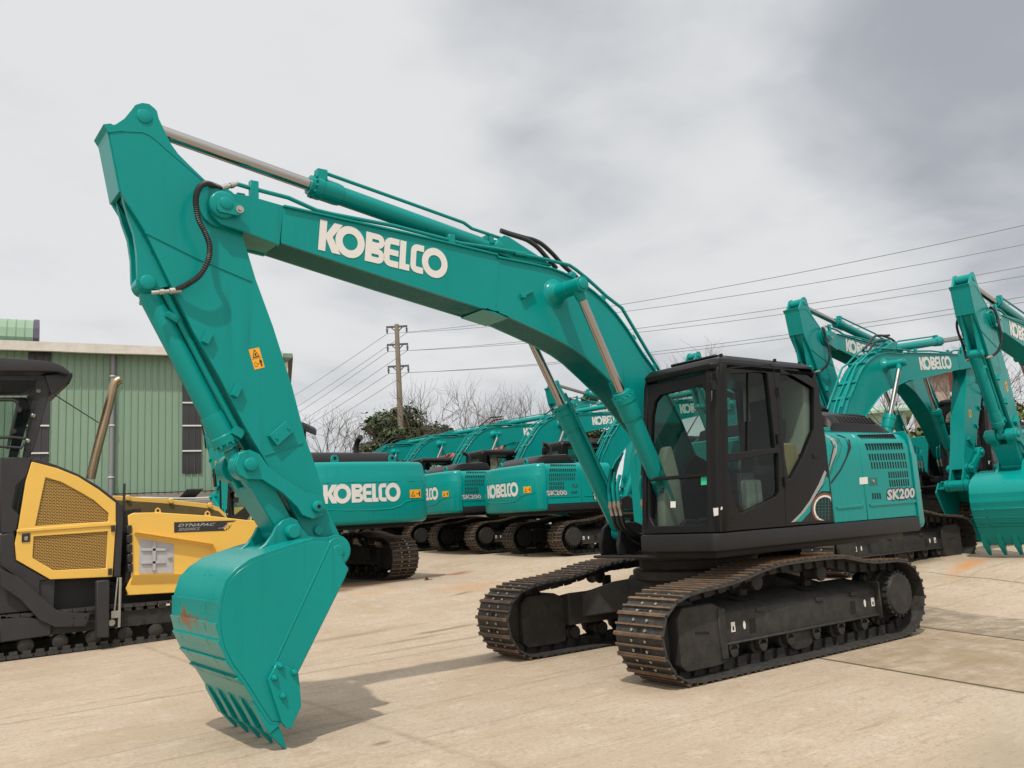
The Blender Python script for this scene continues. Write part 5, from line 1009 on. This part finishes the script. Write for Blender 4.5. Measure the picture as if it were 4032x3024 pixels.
# ------------------------------------------------------------------ warehouse, walls and far buildings
def make_warehouse():
    vp=ray(8300,2016-8300*0+ (1512-(0)) if False else 1700); wd=Vector((vp.x,vp.y,0)).normalized(); O=at(440,1500,32.); n=Vector((-wd.y,wd.x,0)); 
    if n.dot(CAM-O)<0: n=-n
    def hit(u,v):                                           # sight line meets the wall plane -> (along, height)
        r=ray(u,v); t=(O-CAM).dot(n)/r.dot(n); p=CAM+r*t; return ((p-O).dot(wd),p.z)
    W=lambda a,z,d=0.: tuple(Vector((O.x,O.y,0))+wd*a+n*d+Vector((0,0,z)))
    a1=hit(1112,1500)[0]; zt=(hit(100,1372)[1]+hit(650,1390)[1])/2; zb=(hit(470,1944)[1]+hit(830,1930)[1])/2
    root=empty('warehouse',W(0,0)); root.location=(0,0,0); tag(root,'long green corrugated metal warehouse with dark window strips behind the yellow paver','warehouse')
    b=MB(); a=-26.; pr=[]
    while a<a1:
        pr += [(a,0),(a+.17,0),(a+.185,.035),(a+.205,.035)]; a+=.22
    b.rings([[W(x,z,d) for x,d in pr] for z in (zb,zt)],caps=False,closed=False); b.build('wall',M['cladding'],root,ang=20)
    b=MB(); b.add([W(-26,zb-2.6),W(a1,zb-2.6),W(a1,zt),W(-26,zt),W(-26,zb-2.6,-22),W(a1,zb-2.6,-22),W(a1,zt,-22),W(-26,zt,-22)],[(1,5,6,2),(0,4,7,3),(4,5,6,7)]); b.build('end_wall',M['cream'],root,smooth=False)
    b=MB(); b.rings([[W(-26.3,zt-.05,.35),W(-26.3,zt+.10,.40),W(-26.3,zt+1.6,-11),W(-26.3,zt-.05,-22.3)],[W(a1+.3,zt-.05,.35),W(a1+.3,zt+.10,.40),W(a1+.3,zt+1.6,-11),W(a1+.3,zt-.05,-22.3)]]); b.build('roof',M['palegreen'],root,smooth=False)
    b=MB(); rg=random.Random(5); prev=None; R_=[]
    x=-26.
    while x<a1+.4:
        j=rg.uniform(-.025,.025); R_.append([W(x,zt-.16+j,.36),W(x,zt-.16+j,.52+j),W(x,zt+.13,.55),W(x,zt+.15,.30)]); x+=rg.choice((.6,.9,1.3))
    b.rings(R_); b.build('gutter',M['gutter'],root,smooth=False)
    for (u0,u1,v0,v1,mv) in ((103,194,1382,1960,(1677,1785)),(717,792,1450,1864,(1494,1587,1677,1776))):
        p=hit(u0,(v0+v1)/2)[0]; q=hit(u1,(v0+v1)/2)[0]; za=hit((u0+u1)/2,v1)[1]; zc=min(zt-.05,hit((u0+u1)/2,v0)[1]); 
        if u0>500: zc=zt-.05
        f=MB(); pr=[]; x=p
        while x<q: pr+=[(x,.05),(x+.17,.05),(x+.19,.065),(x+.21,.065)]; x+=.225
        pr=[(min(q,x),d) for x,d in pr]; f.rings([[W(x,z,d) for x,d in pr] for z in (za,zc)],caps=False,closed=False); w=f.build('window',M['darkwin'],root,ang=20)
        f=MB()
        for v in mv: z=hit((u0+u1)/2,v)[1]; f.rings([[W(x,z-.025,.06),W(x,z+.025,.06),W(x,z+.025,.095),W(x,z-.025,.095)] for x in (p,q)])
        f.build('glazing_bar',M['muntin'],w,smooth=False)
    p=hit(441,1600)[0]; b=MB(); b.cyl(W(p,zb-.3,.14),W(p,zt-.1,.14),.075,n=12); dp=b.build('downpipe',M['pvc'],root)
    b=MB()
    for v in (1484,1677,1880): z=hit(441,v)[1]; b.cyl(W(p,z-.02,.14),W(p,z+.02,.14),.10,n=12)
    b.build('pipe_clip',M['muntin'],dp)
    # barrel ridge vent on the roof, with a violet end cap
    e=hit(196,1345); r=MB(); N_=10
    sec=[(0,0)]+[(-.25+1.05*math.cos(RAD(t)),.62+.62*math.sin(RAD(t))) for t in range(0,181,18)]+[(-2.1,0)]
    sec=[(d_*1.1,z_*.82) for d_,z_ in [(.55,.0),(.62,.25),(.55,.65),(.35,.95),(.0,1.15),(-.5,1.22),(-1.0,1.15),(-1.35,.95),(-1.55,.65),(-1.6,.25),(-1.5,0)]]
    ae=hit(190,1330)[0]-.3; zz=zt+.28
    rs=[]; x=ae-10.
    while x<ae-.15:
        rs+= [[W(x,zz+z*1.0,d-1.2) for d,z in sec],[W(x+.22,zz+z*1.0,d-1.2) for d,z in sec],[W(x+.23,zz+z*1.02,d*1.02-1.19) for d,z in sec]]; x+=.26
    r.rings(rs); v=r.build('ridge_vent',M['cladding'],root,ang=25)
    c=MB(); c.rings([[W(x,zz-.16+(z+.1)*1.09,d*1.06-1.2) for d,z in sec] for x in (ae-.14,ae+.02)]); c.rings([[W(x,zz-.25,-.45),W(x,zz+.0,-.45),W(x,zz+.0,-2.9),W(x,zz-.25,-2.9)] for x in (ae-10,ae-.14)]); c.build('vent_end_cap',M['purple'],v,smooth=False)
    # boundary wall of stained concrete in front
    w=empty('concrete_wall',(0,0,0)); tag(w,'stained low concrete boundary wall below the green warehouse','wall')
    f=MB(); f.rings([[W(x,.2,-.3),W(x,zb-.012,-.3),W(x,zb-.012,-.01),W(x,.2,-.01)] for x in (-26,a1+.5,a1+9)]); f.rings([[W(x,.2,.5),W(x,zb-.33,.5),W(x,zb-.33,.95),W(x,.2,.95)] for x in (-26,a1+.5,a1+9)]); f.build('wall',M['concrete_wall'],w,bevel=.03)
    f=MB(); rr=random.Random(9)
    for dy in (0,.06,.12): 
        P=[W(hit(440,1930)[0]+k*.9,zb-.28+dy*.4+.05*math.sin(k*1.3+dy*9),.75+dy) for k in range(7)]; f.tube(smooth_path(P,4),.022,6)
    o=f.build('loose_pipe',M['muntin'],None); tag(o,'loose pale plastic pipes lying along the top of the concrete wall','pipe')
    f=MB(); q=hit(725,1945)[0]
    for k in range(9): f.rings([[W(q-.35+k*.085,zb-.1+.30+i*.0,.62),W(q-.30+k*.085,zb+.36,.66),W(q-.30+k*.085+.05,zb+.36,.66),W(q-.35+k*.085+.05,zb-.1+.30,.62)],[W(q-.55+k*.085,zb+.02,1.0),W(q-.5+k*.085,zb+.10,1.0),W(q-.45+k*.085,zb+.10,1.0),W(q-.5+k*.085,zb+.02,1.0)]] if False else [[W(q-.3+k*.06,zb-.30,.6),W(q-.27+k*.06,zb-.26,.6),W(q-.25+k*.06,zb-.26,.6),W(q-.25+k*.06,zb-.31,.6)],[W(q-.05+k*.06,zb+.0,.95),W(q-.02+k*.06,zb+.04,.95),W(q+.0+k*.06,zb+.04,.95),W(q+.0+k*.06,zb-.01,.95)]])
    o=f.build('corrugated_sheet',M['pgrey'],None); tag(o,'grey corrugated roofing scrap leaning on the concrete wall','roofing sheet')
make_warehouse()
def house(name, label, cat, u0, u1, vtop, d, mt, depth=8, roof=None, rh=1.2, over=.3, floors=0):
    a=at(u0,1900,d); c=at(u1,1900,d); zt=at((u0+u1)/2,vtop,d).z; a.z=c.z=0; x=(c-a).normalized(); n=Vector((-x.y,x.x,0)); 
    if n.dot(CAM-a)>0: n=-n
    root=empty(name,(0,0,0)); tag(root,label,cat); L_=(c-a).length
    P=lambda s,t,z:tuple(a+x*s+n*t+Vector((0,0,z)))
    b=MB(); b.add([P(0,0,0),P(L_,0,0),P(L_,depth,0),P(0,depth,0),P(0,0,zt),P(L_,0,zt),P(L_,depth,zt),P(0,depth,zt)],[(0,1,5,4),(1,2,6,5),(2,3,7,6),(3,0,4,7),(4,5,6,7)]); b.build('wall',mt,root,smooth=False)
    if roof:
        b=MB(); b.rings([[P(s,-over,zt-.05),P(s,-over,zt+.08),P(s,depth/2,zt+rh),P(s,depth+over,zt+.08),P(s,depth+over,zt-.05)] for s in (-over,L_+over)]); b.build('roof',roof,root,smooth=False)
    k=0
    for fl in range(floors):
        z=zt-1.0-fl*2.9
        for s in [i*1.7+.6 for i in range(int((L_-.5)/1.7))]:
            if z<1.5: continue
            b=MB(); b.add([P(s,-.02,z-.6),P(s+.8,-.02,z-.6),P(s+.8,-.02,z+.5),P(s,-.02,z+.5)],[(0,1,2,3)]); w=b.build('window',M['darkwin'],root,smooth=False)
            b=MB(); b.add([P(s-.08,-.06,z-.66),P(s+.88,-.06,z-.66),P(s+.88,-.06,z-.60),P(s-.08,-.06,z-.60),P(s-.08,-.0,z-.66),P(s+.88,-.0,z-.66),P(s+.88,-.0,z-.60),P(s-.08,-.0,z-.60)],[(0,1,2,3),(2,3,7,6),(0,1,5,4)]); b.build('sill',M['muntin'],w,smooth=False)
    return root
house('cream_building','cream building with a thin dark roof edge just right of the raised arm','building',1060,1141,1410,44,M['cream'],10,M['ironarm'],.15,.25,2)
house('red_roofed_shed','low shed with red roof behind the bare trees left of the pole','shed',1300,1420,1800,66,M['pinkwall'],8,M['redroof'],.5,.4,1)
house('red_roofed_shed','small red roofed shed glimpsed under the booms of the tail-first row','shed',1740,2010,1795,62,M['pinkwall'],8,M['redroof'],1.6,.4,1)
house('pink_house','faded pink house with red roof behind the booms at the right','house',3630,3790,1470,50,M['pinkwall'],9,M['redroof'],1.3,.5,3)
house('pale_green_shed','pale green sheet metal shed behind the near engine hood','shed',3300,3600,1625,46,M['palegreen'],10,M['palegreen'],.8,.4,0)
house('grey_terrace','pale terrace of houses far behind the bushes at the right edge','building',3780,4600,1800,70,M['pinkwall'],9,M['redroof'],1.,.4,2)

# ------------------------------------------------------------------ power pole and lines
def make_pole():
    base=at(1580,1900,45.); gz=hgt(base.x,base.y); root=empty('utility_pole',(0,0,0)); tag(root,'tall concrete power pole with three crossarms behind the round green tree','power pole')
    T=lambda v,u=1568: at(u,v,45.).z
    lean=Vector((at(1562,1280,45)-at(1574,1584,45))); lean=lean/lean.z
    ax=lambda z: Vector((base.x,base.y,0))+0*lean+Vector((at(1574,1584,45).x-base.x,at(1574,1584,45).y-base.y,0))+Vector((lean.x,lean.y,0))*(z-T(1584)) + Vector((0,0,z))
    zt=T(1277); b=MB(); b.lathe(ax(gz),ax(zt),[(0,.20),((ax(zt)-ax(gz)).length,.115)],14); b.build('mast',M['wood'],root)
    cd=Vector((RT.x,RT.y,0)).normalized(); ends=[]
    for v,w in ((1286,1.0),(1356,1.0),(1442,.98)):
        z=T(v); c=ax(z); arm=MB(); arm.bar(c-cd*.56,c+cd*.56,.10,.09)
        for s in (-1,1):
            arm.bar(c+cd*.30*s+Vector((0,0,-.03)),ax(z-.28)+cd*.05*s,.05,.05)
        a=arm.build('crossarm',M['ironarm'],root)
        for s in (-1,1):
            p=c+cd*.52*s; q=MB(); q.lathe(p,p-Vector((0,0,.36)),[(0,.012),(.08,.02),(.10,.06),(.12,.075),(.15,.02),(.19,.06),(.22,.085),(.25,.02),(.30,.05),(.36,.02)],10); q.build('insulator',M['ironarm'],a); ends.append(p-Vector((0,0,.36)))
    return ends
ends=make_pole()
def wire(P,Q,sag,label,name='overhead_wire',g='overhead wires strung from the power pole',r=.012):
    pts=[]
    for i in range(25):
        t=i/24; p=P.lerp(Q,t); p.z-=sag*4*t*(1-t); pts.append(p)
    o=MB().tube(pts,r,5).build(name,M['wire'],None); tag(o,label,'power line',g)
right=[(1185,2700,-.225),(1228,2700,-.2),(1301,2700,-.19),(1327,2700,-.181),(1390,2700,-.17),(1405,2700,-.165)]
nm=['top','second','third','fourth','fifth','lowest']
for k,(v,u,s) in enumerate(right):
    P=ends[k]; v2=v+s*(4500-u); d2=3386*(P.z-CAM.z)/max(60,(1925-.056*470-v2)); Q=at(4500,v2,min(60,max(22,d2)))
    wire(P,Q,.55,f'{nm[k]} of the overhead wires running right from the pole above the parked booms')
left=[(1160,1560),(1160,1603),(1160,1632),(1180,1660),(1180,1683),(1180,1716)]
for k,(u,v) in enumerate(left):
    P=ends[k]; Q=at(u-420,v+(v-1320-k*30)*1.0,78); wire(P,Q,.3,f'{nm[k]} of the overhead wires sloping down left from the pole to the raised arm')

# ------------------------------------------------------------------ trees
def limbs(b, rg, p, d, L_, r, depth, spread, tips, up=.15, nseg=3):
    pts=[p]; q=p
    for i in range(nseg):
        d=(d+Vector((rg.uniform(-1,1),rg.uniform(-1,1),rg.uniform(-.6,1)*1.0+up))*.28).normalized(); q=q+d*(L_/nseg); pts.append(q)
    rs=[r*(1-.45*i/nseg) for i in range(nseg+1)]; b.tube(pts,rs,5 if depth>1 else 3)
    if depth==0: tips.append((q,d)); return
    for k in range(rg.choice((2,3)) if depth>1 else 3):
        a=rg.uniform(.25,1.0); base=pts[rg.choice((1,2,3))] if k else q
        e=d.orthogonal().normalized(); e=Matrix.Rotation(rg.uniform(0,2*PI),3,d)@e
        nd=(d*math.cos(a*spread)+e*math.sin(a*spread)).normalized(); limbs(b,rg,base,nd,L_*rg.uniform(.6,.85),max(r*.52,.006),depth-1,spread,tips,up,nseg)
def bare_tree(pos, H, seed, label, depth=5, spread=.95):
    rg=random.Random(seed); root=empty('bare_tree',pos); tag(root,label,'tree','bare trees behind the parked machines')
    b=MB(); tips=[]; h0=H*.30; b.tube([(0,0,-.3),(.05,0,h0*.5),(0,.05,h0)],[H*.020,H*.016,H*.014],8)
    t=MB()
    for k in range(4):
        a=k*PI/2+rg.uniform(-.5,.5); d=Vector((math.cos(a)*.8,math.sin(a)*.8,rg.uniform(.5,1.1))).normalized(); limbs(b if k<9 else t,rg,Vector((0,.05,h0)),d,H*.30,H*.010,2,spread,tips,.25)
    b.build('trunk',M['bark'],root,smooth=False)
    tw=[]; 
    for p,d in tips: 
        for _ in range(3): limbs(t,rg,p,(d+Vector((rg.uniform(-.9,.9),rg.uniform(-.9,.9),rg.uniform(-.5,.6)))).normalized(),H*.15,.012,1 if depth>4 else 0,1.1,tw,.1,4)
    t.build('crown',M['twig'],root,smooth=False)
def leaf_tree(pos, H, rad, n, seed, label, mt='leaf', cat='tree', lobes=9, leaf=.17, flat=.62, name='leafy_tree', group=None):
    rg=random.Random(seed); root=empty(name,pos); tag(root,label,cat,group); b=MB(); tips=[]
    b.tube([(0,0,-.3),(.1,0,H*.3),(0,.1,H*.5)],[H*.03,H*.024,H*.02],8); cs=[]
    for k in range(lobes):
        a=2*PI*k/lobes+rg.uniform(-.4,.4); rr=rad*rg.uniform(.15,.78); c=Vector((math.cos(a)*rr,math.sin(a)*rr,H*(.55+.36*rg.random()*(1-.5*rr/rad)+.0))); cs.append((c,rad*rg.uniform(.28,.46)))
        b.tube([Vector((0,.05,H*.4)),Vector((0,0,H*.45)).lerp(c,.5)+Vector((0,0,-.1)),c],[H*.012,H*.008,H*.003],5)
    cs.append((Vector((0,0,H*.86)),rad*.4)); b.build('trunk',M['bark'],root,smooth=False); f=MB()
    for i in range(n):
        c,r=rg.choice(cs); v=Vector((rg.gauss(0,1),rg.gauss(0,1),rg.gauss(0,1))).normalized(); p=c+Vector((v.x,v.y,v.z*flat))*r*(rg.random()**.35)
        if rg.random()<.03: p=p+v*r*.35
        nrm=(v*.6+Vector((rg.uniform(-1,1),rg.uniform(-1,1),rg.uniform(-.2,1.3)))).normalized(); e=nrm.orthogonal().normalized(); e=Matrix.Rotation(rg.uniform(0,6.3),3,nrm)@e; g=nrm.cross(e); s=leaf*rg.uniform(.6,1.3)
        f.add([p-e*s,p-g*s*.45,p+e*s,p+g*s*.45],[(0,1,2,3)])
    f.build('crown',M[mt],root,smooth=False)
def gnd(u,d): 
    p=at(u,1900,d); return Vector((p.x,p.y,hgt(p.x,p.y)))
def top(u,v,d): return at(u,v,d).z-gnd(u,d).z
leaf_tree(gnd(1605,47),top(1605,1572,47),2.9,15000,11,'round dense green tree in front of the power pole, branches tangled at its right',lobes=17,leaf=.14)
leaf_tree(gnd(2345,52),top(2345,1490,52),1.3,2200,12,'small leafy treetop between the near boom cylinders',lobes=6)
leaf_tree(gnd(1500,45),top(1500,1700,45),1.8,3500,19,'lower dark green tree at the left foot of the round one',lobes=8)
bare_tree(gnd(1290,42),top(1290,1640,42),21,'bare tree just right of the raised arm, left of the green tree')
bare_tree(gnd(1400,46),top(1400,1650,46),22,'thin bare tree between the raised arm and the green tree')
bare_tree(gnd(1730,44),top(1730,1570,44),23,'bare tree whose branches tangle with the right side of the green tree')
bare_tree(gnd(1900,46),top(1900,1560,46),24,'bare tree behind the middle boom of the tail-first row')
bare_tree(gnd(2080,45),top(2080,1555,45),25,'bare tree behind the boom tip left of the near cylinders')
bare_tree(gnd(2620,40),top(2620,1395,40),26,'bare tree poking above the near cab roof')
bare_tree(gnd(3480,40),top(3480,1560,40),27,'bare tree under the arched boom behind the near engine hood')
bare_tree(gnd(3720,38),top(3720,1330,38),28,'tall bare tree in front of the pink house')
bare_tree(gnd(4010,38),top(4010,1380,38),29,'bare tree at the right edge behind the facing excavator')
for k,(u,v,d,r,l) in enumerate(((3470,1700,36,1.1,'small green bush behind the near engine hood'),(3640,1680,33,1.3,'olive green bush under the steep boom at the right'),(3790,1640,36,1.3,'green bush between the two arms at the right'),(4010,1560,37,1.5,'olive tree at the right edge behind the facing excavator'),(2260,1690,44,1.2,'green bush behind the near boom cylinder'))):
    leaf_tree(gnd(u,d),max(1.8,top(u,v,d)),r,2200,40+k,l,'leaf2','bush',7,.14,.8,'bush','bushes behind the parked machines')

# ------------------------------------------------------------------ sky, sun, camera
SUN=Vector((math.cos(PSI)*.43-math.sin(PSI)*.37,math.sin(PSI)*.43+math.cos(PSI)*.37,1.0)).normalized(); EL=math.asin(SUN.z); AZ=math.atan2(SUN.x,SUN.y)
w=bpy.data.worlds.new('World'); SC.world=w; w.use_nodes=True; nt=w.node_tree; N=nt.nodes; L=nt.links; bg=N['Background']; bg.inputs[1].default_value=.10
sky=N.new('ShaderNodeTexSky'); sky.sky_type='NISHITA'; sky.sun_disc=False; sky.sun_elevation=EL; sky.sun_rotation=AZ; sky.air_density=1.2; sky.dust_density=3
tc=N.new('ShaderNodeTexCoord')
def mnode(op,a,b=None,c=None,cl=False):
    x=N.new('ShaderNodeMath'); x.operation=op; x.use_clamp=cl
    for i,v in enumerate((a,b,c)):
        if v is None: continue
        if hasattr(v,'links'): L.new(v,x.inputs[i])
        else: x.inputs[i].default_value=v
    return x.outputs[0]
def dirn(u,v):
    r=ray(u,v).normalized(); d=N.new('ShaderNodeVectorMath'); d.operation='DOT_PRODUCT'; L.new(tc.outputs['Generated'],d.inputs[0]); d.inputs[1].default_value=r; return d.outputs['Value']
def mr(v,a,b,lo=0.,hi=1.):
    x=N.new('ShaderNodeMapRange'); x.interpolation_type='SMOOTHSTEP'; L.new(v,x.inputs[0])
    for i,q in zip((1,2,3,4),(a,b,lo,hi)): x.inputs[i].default_value=q
    return x.outputs[0]
sp=N.new('ShaderNodeSeparateXYZ'); L.new(tc.outputs['Generated'],sp.inputs[0])
zz=mnode('ADD',mnode('MAXIMUM',sp.outputs[2],0.0),.22)
cb=N.new('ShaderNodeCombineXYZ'); L.new(mnode('DIVIDE',sp.outputs[0],zz),cb.inputs[0]); L.new(mnode('DIVIDE',sp.outputs[1],zz),cb.inputs[1]); cb.inputs[2].default_value=3.7
def cl(sc,det,ro,dist=0):
    x=N.new('ShaderNodeTexNoise'); x.inputs['Scale'].default_value=sc; x.inputs['Detail'].default_value=det; x.inputs['Roughness'].default_value=ro; x.inputs['Distortion'].default_value=dist; L.new(cb.outputs[0],x.inputs['Vector']); return x.outputs['Fac']
n1=cl(1.35,5,.5,.35); n2=cl(3.1,6,.5,.3)
def cmix(f,a,b):
    x=N.new('ShaderNodeMix'); x.data_type='RGBA'
    for i,v in ((0,f),(6,a),(7,b)):
        if hasattr(v,'links'): L.new(v,x.inputs[i])
        else: x.inputs[i].default_value=v if i==0 else (*v,1)
    return x.outputs[2]
dens=mnode('ADD',mnode('MULTIPLY',n1,.65),mnode('MULTIPLY',n2,.35))
dark=mnode('ADD',mnode('ADD',mr(dirn(4250,100),.95,.999,0,.26),mr(dirn(2400,-250),.95,.998,0,.10)),mr(dirn(3300,1300),.94,.999,0,.0))
shade=mnode('SUBTRACT',mnode('ADD',dens,dark),mr(dirn(300,200),.86,.995,0,.10),None)
CLD=mr(shade,.40,.80)
cloud=cmix(CLD,(7.75,7.85,7.95),(3.9,4.15,4.6))
glow=mr(N.new('ShaderNodeVectorMath').outputs['Value'] if False else (lambda d:(setattr(d,'operation','DOT_PRODUCT'),L.new(tc.outputs['Generated'],d.inputs[0]),setattr(d.inputs[1],'default_value',SUN),d.outputs['Value'])[-1])(N.new('ShaderNodeVectorMath')),.2,1.0,0,1.0)
cloud=cmix(glow,cloud,(14.,13.8,13.4))
col=cmix(mr(dens,.30,.44,.80,.97),sky.outputs[0],cloud)
L.new(col,bg.inputs[0])
ld=bpy.data.lights.new('sun','SUN'); ld.energy=3.1; ld.angle=RAD(1.2); ld.color=(1.0,.93,.82); lo=bpy.data.objects.new('sun',ld); COL.objects.link(lo); lo.rotation_euler=(-SUN).to_track_quat('-Z','Y').to_euler(); lo.location=(0,0,30)
cd=bpy.data.cameras.new('camera'); cd.sensor_width=36; cd.lens=FPX/4032*36; cd.clip_end=3000; cd.clip_start=.05; co=bpy.data.objects.new('camera',cd); COL.objects.link(co)
mt=Matrix((RT,UP,-FW)).transposed().to_4x4(); mt.translation=CAM; co.matrix_world=mt; SC.camera=co
SC.view_settings.view_transform='Standard'; SC.view_settings.look='None'; SC.view_settings.exposure=0; SC.view_settings.gamma=1
SC.cycles.max_bounces=8; SC.cycles.transparent_max_bounces=16
